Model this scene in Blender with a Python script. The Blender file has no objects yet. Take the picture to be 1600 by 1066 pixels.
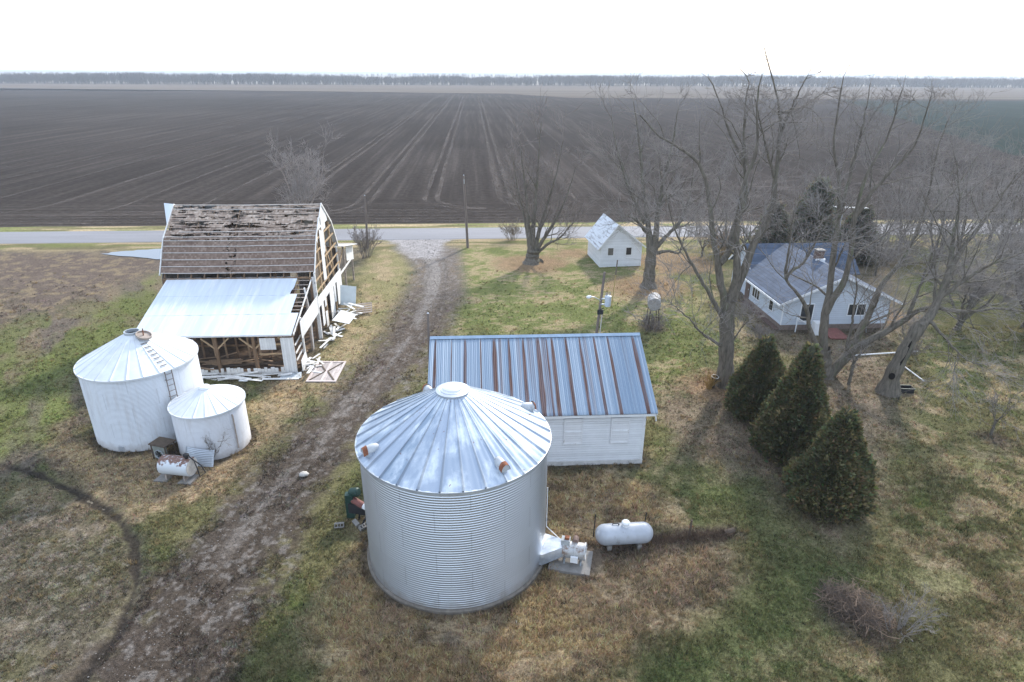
import bpy, math, random
import numpy as np
from mathutils import Vector, Matrix
random.seed(7)
RNG = np.random.default_rng(11)
SC = bpy.context.scene
COL = SC.collection
R = math.radians
# ------------------------------------------------------------------ noise
def _h(ix, iy, s):
    n = (ix.astype(np.int64)*374761393 + iy.astype(np.int64)*668265263 + s*974634777) & 0x7fffffff
    n = ((n ^ (n >> 13))*1274126177) & 0x7fffffff
    n = (n ^ (n >> 16)) & 0xffff
    return n/65535.0
def vn(x, y, sc, seed=0):
    x = np.asarray(x, float)*sc; y = np.asarray(y, float)*sc
    ix = np.floor(x); iy = np.floor(y); fx = x-ix; fy = y-iy
    fx = fx*fx*(3-2*fx); fy = fy*fy*(3-2*fy)
    a = _h(ix, iy, seed); b = _h(ix+1, iy, seed); c = _h(ix, iy+1, seed); d = _h(ix+1, iy+1, seed)
    return (a*(1-fx)+b*fx)*(1-fy)+(c*(1-fx)+d*fx)*fy
def fbm(x, y, sc, seed=0, o=4):
    t = 0; a = .5; w = 0
    for i in range(o):
        t = t+a*vn(x, y, sc*2**i, seed+i*17); w += a; a *= .55
    return t/w
def sstep(a, b, v):
    t = np.clip((v-a)/(b-a), 0, 1); return t*t*(3-2*t)
def polyd(x, y, pts):
    """signed distance to a polygon, positive inside"""
    d = np.full(x.shape, 1e9); ins = np.zeros(x.shape, bool); n = len(pts)
    for i in range(n):
        ax, ay = pts[i]; bx, by = pts[(i+1) % n]
        ex, ey = bx-ax, by-ay
        t = np.clip(((x-ax)*ex+(y-ay)*ey)/(ex*ex+ey*ey+1e-9), 0, 1)
        d = np.minimum(d, np.hypot(x-ax-t*ex, y-ay-t*ey))
        c = ((ay > y) != (by > y))
        with np.errstate(all='ignore'):
            xi = ax+(y-ay)*ex/(ey if abs(ey) > 1e-9 else 1e-9)
        ins ^= c & (x < xi)
    return np.where(ins, d, -d)
def lined(x, y, pts):
    """distance to a polyline minus its local half width, positive inside; also the lateral offset"""
    best = np.full(x.shape, -1e9)
    for (ax, ay, aw), (bx, by, bw) in zip(pts[:-1], pts[1:]):
        ex, ey = bx-ax, by-ay
        t = np.clip(((x-ax)*ex+(y-ay)*ey)/(ex*ex+ey*ey+1e-9), 0, 1)
        best = np.maximum(best, (aw+(bw-aw)*t)-np.hypot(x-ax-t*ex, y-ay-t*ey))
    return best
def along(x, y, pts):
    """local coordinates of a winding track: metres along it, signed offset / half width"""
    bd = np.full(x.shape, 1e9); S = np.zeros(x.shape); U = np.zeros(x.shape); s0 = 0
    for (ax, ay, aw), (bx, by, bw) in zip(pts[:-1], pts[1:]):
        ex, ey = bx-ax, by-ay; L = math.hypot(ex, ey); t = np.clip(((x-ax)*ex+(y-ay)*ey)/(L*L), 0, 1)
        qx, qy = x-ax-t*ex, y-ay-t*ey; d = np.hypot(qx, qy); sg = np.sign(ex*qy-ey*qx); m = d < bd
        bd = np.where(m, d, bd); S = np.where(m, s0+t*L, S); U = np.where(m, sg*d/(aw+(bw-aw)*t), U); s0 += L
    return S, U
# ------------------------------------------------------------------ materials
def nodes(name):
    m = bpy.data.materials.new(name); m.use_nodes = True
    nt = m.node_tree; return m, nt, nt.nodes['Principled BSDF']
def nd(nt, typ, **kw):
    n = nt.nodes.new(typ)
    for k, v in kw.items():
        if k.startswith('i_'):
            n.inputs[k[2:]].default_value = v
        else: setattr(n, k, v)
    return n
def ln(nt, a, b): nt.links.new(a, b)
def c4(c): return (c[0], c[1], c[2], 1)
def noise(nt, scale, detail=5, stretch=(1, 1, 1), rough=.6):
    tc = nd(nt, 'ShaderNodeTexCoord'); mp = nd(nt, 'ShaderNodeMapping'); mp.inputs['Scale'].default_value = stretch
    ln(nt, tc.outputs['Object'], mp.inputs['Vector'])
    n = nd(nt, 'ShaderNodeTexNoise'); n.inputs['Scale'].default_value = scale; n.inputs['Detail'].default_value = detail
    n.inputs['Roughness'].default_value = rough
    ln(nt, mp.outputs['Vector'], n.inputs['Vector']); return n.outputs['Fac']
def ramp(nt, fac, stops):
    r = nd(nt, 'ShaderNodeValToRGB'); e = r.color_ramp.elements
    while len(e) < len(stops): e.new(.5)
    for i, (p, c) in enumerate(stops):
        e[i].position = p; e[i].color = c4(c) if not isinstance(c, (int, float)) else (c, c, c, 1)
    ln(nt, fac, r.inputs['Fac']); return r.outputs['Color']
def mixc(nt, fac, a, b, mode='MIX'):
    m = nd(nt, 'ShaderNodeMix', data_type='RGBA', blend_type=mode)
    if isinstance(fac, (int, float)): m.inputs[0].default_value = fac
    else: ln(nt, fac, m.inputs[0])
    for s, v in ((6, a), (7, b)):
        if isinstance(v, tuple): m.inputs[s].default_value = c4(v)
        else: ln(nt, v, m.inputs[s])
    return m.outputs[2]
def math_(nt, op, a, b=None, clamp=False):
    m = nd(nt, 'ShaderNodeMath', operation=op, use_clamp=clamp)
    for i, v in enumerate((a, b)):
        if v is None: continue
        if isinstance(v, (int, float)): m.inputs[i].default_value = v
        else: ln(nt, v, m.inputs[i])
    return m.outputs[0]
def bump(nt, h, bsdf, strength=.3, dist=.02):
    b = nd(nt, 'ShaderNodeBump'); b.inputs['Strength'].default_value = strength; b.inputs['Distance'].default_value = dist
    ln(nt, h, b.inputs['Height']); ln(nt, b.outputs['Normal'], bsdf.inputs['Normal'])
def mat(name, col, rough=.8, metal=0., var=.25, scale=2., stretch=(1, 1, 1), stain=None, stain_at=.6, stain_scale=1.2, stain_stretch=None, bmp=0., spec=.3):
    m, nt, b = nodes(name)
    n1 = noise(nt, scale, 6, stretch)
    lo = tuple(c*(1-var) for c in col); hi = tuple(min(1, c*(1+var)) for c in col)
    c = ramp(nt, n1, [(.28, lo), (.72, hi)])
    if stain:
        n2 = noise(nt, stain_scale, 8, stain_stretch or stretch, .7)
        f = ramp(nt, n2, [(stain_at-.04, 0), (stain_at+.08, 1)])
        c = mixc(nt, f, c, stain)
    ln(nt, c, b.inputs['Base Color'])
    b.inputs['Roughness'].default_value = rough; b.inputs['Metallic'].default_value = metal
    b.inputs['Specular IOR Level'].default_value = spec
    if bmp: bump(nt, n1, b, bmp)
    return m
def attr_mat(name, attr='Col', rough=.9, fine=(9, 45), amt=.5, bmp=.6, spec=.02):
    m, nt, b = nodes(name)
    a = nd(nt, 'ShaderNodeAttribute', attribute_name=attr)
    c = a.outputs['Color']
    n1 = noise(nt, fine[0], 5); n2 = noise(nt, fine[1], 3)
    c = mixc(nt, 1., c, ramp(nt, n1, [(.3, 1-amt*.9), (.7, 1.42)]), 'MULTIPLY')
    c = mixc(nt, 1., c, ramp(nt, n2, [(.3, 1-amt*.8), (.7, 1.35)]), 'MULTIPLY')
    ln(nt, c, b.inputs['Base Color']); b.inputs['Roughness'].default_value = rough; b.inputs['Specular IOR Level'].default_value = spec
    if bmp: bump(nt, math_(nt, 'ADD', n1, n2), b, bmp, .05)
    return m
def siding_mat(name, col, pitch, axis='Z', var=.08, stain=None, stain_at=.62, rough=.6, depth=.6, saw=True):
    """boards told apart by a groove each pitch metres"""
    m, nt, b = nodes(name)
    tc = nd(nt, 'ShaderNodeTexCoord'); sp = nd(nt, 'ShaderNodeSeparateXYZ'); ln(nt, tc.outputs['Object'], sp.inputs[0])
    if axis == 'XY': v = math_(nt, 'ADD', sp.outputs['X'], sp.outputs['Y'])
    else: v = sp.outputs[axis]
    v = math_(nt, 'DIVIDE', v, pitch); fl = math_(nt, 'FLOOR', v); fr = math_(nt, 'SUBTRACT', v, fl)
    wn = nd(nt, 'ShaderNodeTexWhiteNoise', noise_dimensions='1D'); ln(nt, fl, wn.inputs['W'])
    c = mixc(nt, 1., ramp(nt, noise(nt, 1.5, 6), [(.3, tuple(x*(1-var) for x in col)), (.7, tuple(min(1, x*(1+var)) for x in col))]),
             ramp(nt, wn.outputs['Value'], [(0, 1-var*1.5), (1, 1.0)]), 'MULTIPLY')
    if stain:
        st = (1, 1, .25) if axis != 'Z' else (.3, .3, 1)
        c = mixc(nt, ramp(nt, noise(nt, 2.2, 8, st, .7), [(stain_at-.05, 0), (stain_at+.1, 1)]), c, stain)
    g = ramp(nt, fr, [(0., 0), (.1, 1), (.9, 1), (1., 0)] if not saw else [(0., 0), (.14, 1), (1., .55)])
    c = mixc(nt, 1., c, ramp(nt, fr, [(0, .62), (.12, 1.)]), 'MULTIPLY')
    ln(nt, c, b.inputs['Base Color']); b.inputs['Roughness'].default_value = rough; b.inputs['Specular IOR Level'].default_value = .25
    bump(nt, g, b, depth, .02)
    return m
# ------------------------------------------------------------------ mesh building
def mesh_np(name, V, Fq=None, Ft=None, smooth=False):
    me = bpy.data.meshes.new(name)
    V = np.asarray(V, np.float32); nq = 0 if Fq is None else len(Fq); ntri = 0 if Ft is None else len(Ft)
    me.vertices.add(len(V)); me.vertices.foreach_set('co', V.ravel())
    idx = []; st = []; p = 0
    if nq: idx.append(np.asarray(Fq, np.int32).ravel()); st.append(np.arange(nq)*4); p = nq*4
    if ntri: idx.append(np.asarray(Ft, np.int32).ravel()); st.append(p+np.arange(ntri)*3)
    idx = np.concatenate(idx); st = np.concatenate(st).astype(np.int32)
    me.loops.add(len(idx)); me.loops.foreach_set('vertex_index', idx)
    me.polygons.add(nq+ntri); me.polygons.foreach_set('loop_start', st)
    if smooth: me.polygons.foreach_set('use_smooth', np.ones(nq+ntri, bool))
    me.update(calc_edges=True)
    return me
def wloc(o):
    v = Vector((0, 0, 0))
    while o is not None: v = v+o.location; o = o.parent
    return v
def link(name, me, m, parent=None, loc=None):
    """link a mesh given in world coordinates: its origin moves to loc (or its parent's)"""
    o = bpy.data.objects.new(name, me); COL.objects.link(o)
    if m is not None: me.materials.append(m)
    if parent is not None:
        w = wloc(parent); me.transform(Matrix.Translation(-w)); o.parent = parent
    elif loc is not None:
        me.transform(Matrix.Translation(-Vector(loc))); o.location = loc
    return o
def add_col(me, cols, name='Col'):
    a = me.attributes.new(name, 'FLOAT_COLOR', 'POINT')
    a.data.foreach_set('color', np.concatenate([cols, np.ones((len(cols), 1))], 1).astype(np.float32).ravel())
class MB:
    def __init__(s): s.v = []; s.f = []
    def add(s, vs, fs):
        o = len(s.v); s.v += [tuple(v) for v in vs]; s.f += [tuple(i+o for i in f) for f in fs]; return s
    def hexa(s, p):
        return s.add(p, [(0, 3, 2, 1), (4, 5, 6, 7), (0, 1, 5, 4), (1, 2, 6, 5), (2, 3, 7, 6), (3, 0, 4, 7)])
    def box(s, x0, x1, y0, y1, z0, z1):
        return s.hexa([(x0, y0, z0), (x1, y0, z0), (x1, y1, z0), (x0, y1, z0), (x0, y0, z1), (x1, y0, z1), (x1, y1, z1), (x0, y1, z1)])
    def beam(s, p, q, w, h, up=(0, 0, 1)):
        p = Vector(p); q = Vector(q); d = (q-p).normalized(); u = Vector(up)
        if abs(d.dot(u)) > .98: u = Vector((0, 1, 0))
        a = d.cross(u).normalized(); b = a.cross(d).normalized()
        a = a*w/2; b = b*h/2
        return s.hexa([p-a-b, p+a-b, p+a+b, p-a+b, q-a-b, q+a-b, q+a+b, q-a+b])
    def slab(s, pts, t):
        """polygon pts, thickened by t along its normal (downwards for roofs)"""
        P_ = [Vector(p) for p in pts]; n = (P_[1]-P_[0]).cross(P_[2]-P_[0]).normalized()
        k = len(P_); b = [p-n*t for p in P_]
        return s.add(P_+b, [tuple(range(k)), tuple(reversed(range(k, 2*k)))]+[(i, k+i, k+(i+1) % k, (i+1) % k) for i in range(k)])
    def tube(s, pts, rad, n=8, caps=True):
        pts = [Vector(p) for p in pts]
        if not hasattr(rad, '__len__'): rad = [rad]*len(pts)
        rings = []; ref = None
        for i, p in enumerate(pts):
            d = (pts[min(i+1, len(pts)-1)]-pts[max(i-1, 0)]).normalized()
            if ref is None: ref = Vector((0, 0, 1)) if abs(d.z) < .9 else Vector((1, 0, 0))
            a = d.cross(ref).normalized(); b = a.cross(d).normalized(); ref = b
            rings.append([p+a*rad[i]*math.cos(2*math.pi*k/n)+b*rad[i]*math.sin(2*math.pi*k/n) for k in range(n)])
        vs = [v for r in rings for v in r]; fs = []
        for i in range(len(pts)-1):
            for k in range(n):
                fs.append((i*n+k, i*n+(k+1) % n, (i+1)*n+(k+1) % n, (i+1)*n+k))
        if caps: fs += [tuple(reversed(range(n))), tuple(range((len(pts)-1)*n, len(pts)*n))]
        return s.add(vs, fs)
    def lathe(s, prof, c=(0, 0, 0), n=32, axis=(0, 0, 1), caps=True):
        """prof: (radius, height) along axis"""
        ax = Vector(axis).normalized(); ref = Vector((1, 0, 0)) if abs(ax.x) < .9 else Vector((0, 1, 0))
        a = (ref-ax*ref.dot(ax)).normalized(); b = ax.cross(a); c = Vector(c)
        vs = [c+ax*h+(a*math.cos(2*math.pi*k/n)+b*math.sin(2*math.pi*k/n))*r for r, h in prof for k in range(n)]; fs = []
        for i in range(len(prof)-1):
            for k in range(n): fs.append((i*n+k, i*n+(k+1) % n, (i+1)*n+(k+1) % n, (i+1)*n+k))
        if caps: fs += [tuple(reversed(range(n))), tuple(range((len(prof)-1)*n, len(prof)*n))]
        return s.add(vs, fs)
    def build(s, name, m, parent=None, loc=None, smooth=False):
        me = bpy.data.meshes.new(name); me.from_pydata([tuple(v) for v in s.v], [], s.f); me.update()
        if smooth: me.polygons.foreach_set('use_smooth', [True]*len(me.polygons))
        return link(name, me, m, parent, loc)
def autosmooth(o, ang=35):
    me = o.data
    import bmesh
    bm = bmesh.new(); bm.from_mesh(me)
    for f in bm.faces: f.smooth = True
    for e in bm.edges:
        if len(e.link_faces) == 2 and e.calc_face_angle(0) > R(ang): e.smooth = False
    bm.to_mesh(me); bm.free(); return o
def tag(o, label, cat, group=None, kind=None):
    o['label'] = label; o['category'] = cat
    if group: o['group'] = group
    if kind: o['kind'] = kind
    return o
def thing(name, loc, label, cat, group=None):
    o = bpy.data.objects.new(name, None); COL.objects.link(o); o.location = loc; o.empty_display_size = .3
    return tag(o, label, cat, group)
def struct(name, me, m):
    o = link(name, me, m); o['kind'] = 'structure'; return o
def copy_tree(o, parent=None):
    c = o.copy(); COL.objects.link(c)
    if parent is not None: c.parent = parent
    for ch in list(o.children): copy_tree(ch, c)
    return c
# ------------------------------------------------------------------ common materials
M_GALV = mat('galvanised_steel', (.50, .54, .58), .42, .55, .16, 1.2)
M_WHITE = mat('white_paint', (.74, .75, .75), .55, 0, .08, 2, stain=(.45, .42, .38), stain_at=.68)
M_WOODW = mat('weathered_white_board', (.72, .71, .68), .75, 0, .14, 3, stain=(.36, .31, .26), stain_at=.66, stain_scale=5)
M_TIMBER = mat('brown_timber', (.20, .13, .08), .85, 0, .35, 4, (1, 1, .3))
M_TIMBERY = mat('pale_timber', (.42, .30, .18), .8, 0, .25, 4)
M_GREYWOOD = mat('grey_weathered_wood', (.33, .28, .24), .85, 0, .3, 5, stain=(.16, .13, .11), stain_at=.6)
M_DARKWOOD = mat('dark_old_wood', (.10, .075, .055), .9, 0, .35, 4)
M_CONC = mat('concrete', (.24, .225, .205), .9, 0, .2, 6, bmp=.2)
M_BARK = mat('grey_bark', (.145, .128, .104), .95, 0, .5, 9, (1, 1, .2), stain=(.13, .14, .085), stain_at=.6, stain_scale=2, bmp=.8, spec=.1)
M_TWIG = mat('twig_bark', (.25, .228, .21), .95, 0, .25, 1.5, spec=.1)
M_TWIGR = mat('reddish_twigs', (.215, .185, .165), .95, 0, .25, 2, spec=.1)
M_RUST = mat('rust', (.22, .085, .045), .9, 0, .4, 8)
M_BLACK = mat('black_rubber_and_hatch_shade', (.02, .02, .022), .7, 0, .2, 5)
M_DKGREEN = mat('dark_green_paint', (.02, .05, .04), .5, 0, .3, 5)
M_RED = mat('faded_red_paint', (.20, .08, .066), .65, 0, .25, 5)
M_GLASS = mat('dark_window_glass', (.03, .032, .035), .12, 0, .2, 2, spec=.6)
M_POLE = mat('grey_pole_wood', (.17, .14, .12), .9, 0, .3, 5, (1, 1, .1))
RING = [(-5.2, 14.6), (-6.3, 16.3), (-6.0, 18.3), (-5.4, 20.7), (-5.4, 23.1), (-1.6, 28.1), (3.5, 25.8), (6.6, 25.7), (8.3, 23.8), (8.3, 21.7), (5.7, 21.2), (8.7, 20.3), (10.9, 20.4), (10.5, 18.9), (8.2, 16.6), (5.2, 14.9), (3.6, 14.1), (-1.0, 11.7)]
GREENL = [(-29.7, 36.8), (-29.7, 45.1), (-30.6, 60.6), (-25.9, 46.2), (-25.1, 37.4), (-22.7, 32.4), (-23.1, 29.8), (-23.9, 28.0)]
MUD = [(-64.0, 69.0), (-50.6, 68.5), (-39.2, 66.8), (-32.6, 65.3), (-31.2, 60.7), (-33.3, 51.6), (-35.4, 45.4), (-42.7, 43.3)]
STUB = [(-24.0, 24.1), (-21.2, 23.9), (-17.8, 24.2), (-13.6, 21.1), (-11.3, 16.5), (-11.6, 14.2), (-15.4, 12.4)]
GREENB = [(-7.8, 14.0), (-8.4, 17.5), (-7.6, 19.7), (-6.1, 20.7), (-6.4, 17.7), (-5.3, 13.8)]
LAWN = [(-3.2, 70.7), (11.7, 71.6), (23.2, 69.7), (17.4, 45.6), (13.1, 31.4), (9.4, 27.5), (12.7, 43.2), (-3.2, 43.9), (-4.5, 49.5)]
LITTER = [(10.1, 31.6), (12.6, 34.7), (16.0, 36.4), (23.8, 38.0), (28.9, 36.8), (25.4, 30.8), (21.4, 26.9), (17.7, 21.9), (14.8, 20.0), (13.9, 22.1), (13.2, 24.5), (10.6, 26.3)]
TANB = [(-10.3, 32.6), (-10.9, 36.7), (-10.3, 46.9), (-11.0, 63.2), (-10.1, 68.2), (-6.8, 63.0), (-7.0, 44.1), (-7.9, 34.8)]
BINS = [(-21.5, 29.1), (-16.5, 29.4), (-11.8, 29.2), (-12.6, 34.2), (-14.7, 38.8), (-10.3, 37.6), (-10.9, 29.8), (-11.7, 24.3), (-15.0, 23.6), (-18.6, 25.6)]
GRS = [(-6.4, 27.2), (-6.4, 30.9), (-4.4, 36.4), (-3.5, 35.5), (-5.3, 30.9), (-5.6, 24.5), (-6.3, 23.1), (-6.9, 25.1)]
GRE = [(11.3, 26.3), (12.8, 23.6), (13.0, 20.1), (16.1, 18.1), (10.9, 15.4), (7.1, 13.9), (4.0, 14.1), (8.5, 16.6), (10.9, 19.1), (10.8, 22.3), (9.1, 24.2)]
TANR = [(19.1, 23.7), (28.5, 26.6), (23.6, 17.7), (17.4, 13.4), (18.6, 18.0), (17.2, 19.9)]
DARKR = [(36.1, 47.7), (52.8, 48.6), (42.0, 37.2), (34.7, 39.7)]
HSE = [(24.6, 59.4), (45.0, 63.3), (33.5, 42.2), (28.1, 36.8), (23.4, 38.1), (19.4, 39.3)]
DRIVE = [(-5.9, 76.5, 4.06), (-5.5, 70.8, 3.06), (-3.7, 60.6, 1.77), (-3.6, 52.8, 2.13), (-4.4, 45.2, 2.35), (-5.7, 38.4, 2.47), (-7.1, 33.2, 2.33), (-8.3, 28.4, 2.49), (-9.2, 24.7, 2.52), (-10.0, 20.9, 2.73), (-10.4, 17.6, 2.99), (-10.7, 14.9, 3.06), (-10.9, 12.2, 3.04)]
GRAV = [(-6.9, 76.5, 5.07), (-6.2, 72.0, 3.69), (-4.1, 64.1, 1.73), (-4.0, 52.8, 1.35), (-4.7, 44.0, 1.34), (-6.0, 36.5, 0.9), (-7.4, 31.0, 0.5), (-8.8, 26.7, 0.38), (-9.9, 23.3, 0.34), (-10.1, 21.3, 0.24)]
RUT = [(-26.0, 28.4, 0.16), (-23.7, 27.7, 0.19), (-21.3, 26.8, 0.22), (-18.2, 24.9, 0.26), (-15.8, 23.2, 0.28), (-14.3, 21.5, 0.32), (-13.2, 19.3, 0.19), (-12.7, 17.2, 0.18), (-12.9, 15.1, 0.18), (-12.9, 13.8, 0.17)]
T4 = {
  'trunk': ([(15.45, 34.4, -0.09), (15.3, 34.4, 1.2), (15.13, 34.4, 2.72), (14.9, 34.4, 4.6), (14.83, 34.4, 5.69)], 0.46, 0.42),
  'l': ([(14.82, 34.4, 5.21), (14.0, 34.25, 7.09), (13.86, 34.1, 7.98), (13.26, 33.95, 9.36), (12.59, 33.8, 12.11), (12.04, 33.65, 13.54), (10.6, 33.5, 14.4), (9.34, 33.35, 15.08), (8.36, 33.2, 16.02)], 0.26, 0.06),
  'l2': ([(13.91, 34.2, 7.95), (14.52, 34.46, 8.24), (14.6, 34.71, 9.15), (14.81, 34.97, 10.42), (15.44, 35.22, 10.91), (15.1, 35.48, 13.29), (14.51, 35.73, 14.3), (14.05, 35.99, 15.12), (13.46, 36.24, 16.67), (12.81, 36.5, 17.73)], 0.22, 0.05),
  'b2': ([(15.07, 35.4, 13.3), (14.87, 35.67, 14.88), (14.82, 35.95, 16.42), (14.99, 36.23, 17.65), (14.56, 36.5, 18.12)], 0.12, 0.04),
  'c': ([(14.92, 34.4, 5.61), (15.06, 34.17, 6.67), (14.77, 33.94, 8.53), (14.39, 33.71, 9.98), (14.26, 33.49, 12.12), (14.77, 33.26, 14.46), (14.17, 33.03, 16.34), (14.16, 32.8, 17.83)], 0.28, 0.05),
  'r': ([(15.07, 34.4, 5.61), (15.64, 34.49, 8.15), (16.13, 34.58, 9.58), (16.77, 34.67, 10.4), (16.63, 34.76, 12.94), (16.46, 34.84, 15.38), (16.45, 34.93, 16.05), (16.05, 35.02, 17.01), (15.37, 35.11, 18.58), (15.1, 35.2, 19.22)], 0.30, 0.04),
  'r2': ([(16.49, 35.0, 16.05), (18.01, 35.75, 16.27), (19.46, 36.5, 17.1)], 0.10, 0.04),
  'r3': ([(16.83, 34.9, 12.22), (15.29, 34.2, 15.01), (14.3, 33.5, 16.77)], 0.11, 0.04),
  'r4': ([(16.57, 35.0, 14.77), (16.93, 34.5, 16.9), (17.07, 34.0, 17.89)], 0.10, 0.04),
  'll': ([(14.7, 34.4, 4.4), (13.95, 33.92, 5.48), (12.56, 33.43, 7.4), (11.65, 32.95, 8.55), (10.98, 32.47, 9.65), (10.2, 31.98, 10.76), (9.55, 31.5, 12.49)], 0.16, 0.04),
  'lll': ([(14.69, 34.2, 2.81), (13.19, 33.78, 3.85), (12.19, 33.35, 5.01), (11.39, 32.92, 5.61), (10.64, 32.5, 6.35)], 0.11, 0.03),
  'rs': ([(15.42, 34.4, 2.92), (15.8, 34.1, 4.08), (16.06, 33.8, 4.6), (16.24, 33.5, 5.12)], 0.07, 0.02),
}
T5 = {
  'trunk': ([(22.46, 35.2, -0.59), (22.21, 35.2, 0.43), (21.76, 35.2, 2.01)], 0.50, 0.42),
  'a': ([(21.8, 35.2, 1.79), (21.4, 35.29, 4.19), (21.62, 35.38, 5.28), (21.44, 35.47, 6.61), (21.36, 35.56, 7.94), (21.24, 35.64, 10.23), (20.89, 35.73, 12.42), (20.12, 35.82, 14.18), (20.03, 35.91, 16.53), (20.09, 36.0, 17.83)], 0.30, 0.05),
  'a2': ([(21.21, 35.6, 10.24), (21.79, 36.23, 12.7), (22.29, 36.87, 15.47), (22.57, 37.5, 17.49)], 0.16, 0.04),
  'b': ([(21.49, 35.3, 4.35), (21.44, 35.07, 5.02), (21.86, 34.85, 6.19), (21.84, 34.62, 7.34), (21.7, 34.4, 8.45), (21.29, 34.17, 10.54), (21.22, 33.95, 12.69), (21.94, 33.73, 15.05), (21.93, 33.5, 17.25)], 0.24, 0.05),
  'b2': ([(21.49, 34.5, 10.47), (22.06, 34.0, 12.34), (23.36, 33.5, 14.42), (23.19, 33.0, 16.97)], 0.15, 0.04),
  'cc': ([(21.74, 35.1, 1.62), (20.51, 34.83, 3.2), (19.75, 34.56, 5.15), (19.09, 34.29, 5.86), (17.73, 34.01, 7.11), (17.63, 33.74, 8.22), (17.47, 33.47, 9.22), (17.2, 33.2, 11.13)], 0.20, 0.05),
  'cc2': ([(17.68, 33.8, 7.26), (18.57, 33.53, 8.19), (18.84, 33.27, 9.37), (18.87, 33.0, 11.16)], 0.11, 0.04),
  'd': ([(22.43, 35.2, -0.03), (23.28, 34.96, 1.65), (24.46, 34.71, 2.91), (25.8, 34.47, 3.84), (26.25, 34.22, 4.76), (26.56, 33.98, 5.21), (27.2, 33.73, 5.29), (28.64, 33.49, 4.91), (30.68, 33.24, 5.37), (32.57, 33.0, 5.03)], 0.34, 0.06),
  'd2': ([(25.88, 34.0, 4.68), (26.37, 34.33, 6.66), (26.79, 34.67, 8.12), (27.29, 35.0, 9.95)], 0.13, 0.04),
  'e': ([(22.79, 35.3, 0.14), (23.66, 35.52, 1.38), (24.36, 35.74, 3.14), (24.87, 35.96, 4.35), (25.02, 36.18, 5.88), (26.08, 36.4, 6.63), (26.6, 36.62, 7.59), (27.24, 36.84, 9.73), (27.43, 37.06, 11.81), (27.35, 37.28, 13.65), (27.71, 37.5, 15.43)], 0.28, 0.05),
  'e2': ([(27.36, 37.0, 9.7), (29.49, 37.75, 11.3), (31.04, 38.5, 13.5)], 0.13, 0.04),
  'f': ([(23.33, 35.2, 1.31), (23.04, 34.9, 4.06), (22.61, 34.6, 6.63), (21.68, 34.3, 8.28)], 0.12, 0.04),
}
T6 = {
  'trunk': ([(25.1, 33.0, -0.01), (25.03, 32.9, 1.18), (25.2, 32.8, 2.46), (25.48, 32.7, 3.82), (25.77, 32.6, 4.66)], 0.50, 0.34),
  'a': ([(25.68, 32.6, 4.42), (26.45, 32.75, 5.5), (26.62, 32.9, 6.5), (26.87, 33.05, 7.75), (27.51, 33.2, 9.26), (28.58, 33.35, 11.02), (29.5, 33.5, 13.07)], 0.30, 0.05),
  'b': ([(26.06, 32.6, 4.89), (26.13, 32.28, 4.78), (26.79, 31.96, 4.1), (27.26, 31.64, 3.51), (27.97, 31.32, 2.91), (29.04, 31.0, 2.51)], 0.12, 0.03),
  'c': ([(26.61, 32.9, 6.15), (27.2, 32.55, 7.03), (27.92, 32.2, 7.99), (28.54, 31.85, 8.56), (29.82, 31.5, 9.32)], 0.16, 0.04),
  'd': ([(26.52, 32.8, 5.8), (27.04, 33.2, 7.01), (29.32, 33.6, 6.85), (31.52, 34.0, 7.09)], 0.13, 0.04),
  'e': ([(26.91, 33.1, 7.73), (26.95, 33.57, 9.54), (27.06, 34.03, 11.61), (26.62, 34.5, 13.63)], 0.15, 0.04),
}
T3 = {
  'trunk': ([(15.65, 54.0, -0.09), (15.63, 54.0, 1.42), (15.64, 54.0, 3.2), (15.61, 54.0, 4.08)], 0.55, 0.46),
  'a': ([(15.47, 54.0, 3.79), (15.29, 54.1, 4.75), (15.06, 54.2, 6.32), (14.45, 54.3, 9.06), (13.92, 54.4, 12.22), (13.12, 54.5, 15.73)], 0.34, 0.06),
  'b': ([(15.84, 54.0, 3.49), (15.85, 53.8, 5.27), (15.71, 53.6, 6.72), (15.85, 53.4, 9.2), (16.29, 53.2, 12.34), (16.43, 53.0, 15.32)], 0.34, 0.06),
  'c': ([(15.0, 54.0, 5.12), (14.24, 53.5, 5.91), (13.51, 53.0, 6.53), (12.82, 52.5, 6.86), (11.91, 52.0, 6.54)], 0.20, 0.05),
  'd': ([(16.16, 54.0, 3.2), (17.07, 53.62, 3.46), (17.95, 53.25, 3.27), (17.95, 52.88, 4.34), (18.03, 52.5, 5.55)], 0.18, 0.05),
  'e': ([(16.1, 54.0, 3.78), (16.88, 54.38, 4.55), (18.29, 54.75, 5.89), (18.99, 55.12, 8.35), (19.02, 55.5, 11.56)], 0.22, 0.05),
  'f': ([(14.88, 54.2, 5.75), (13.5, 54.8, 8.43), (12.28, 55.4, 11.59), (11.64, 56.0, 14.65)], 0.20, 0.05),
}
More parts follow.
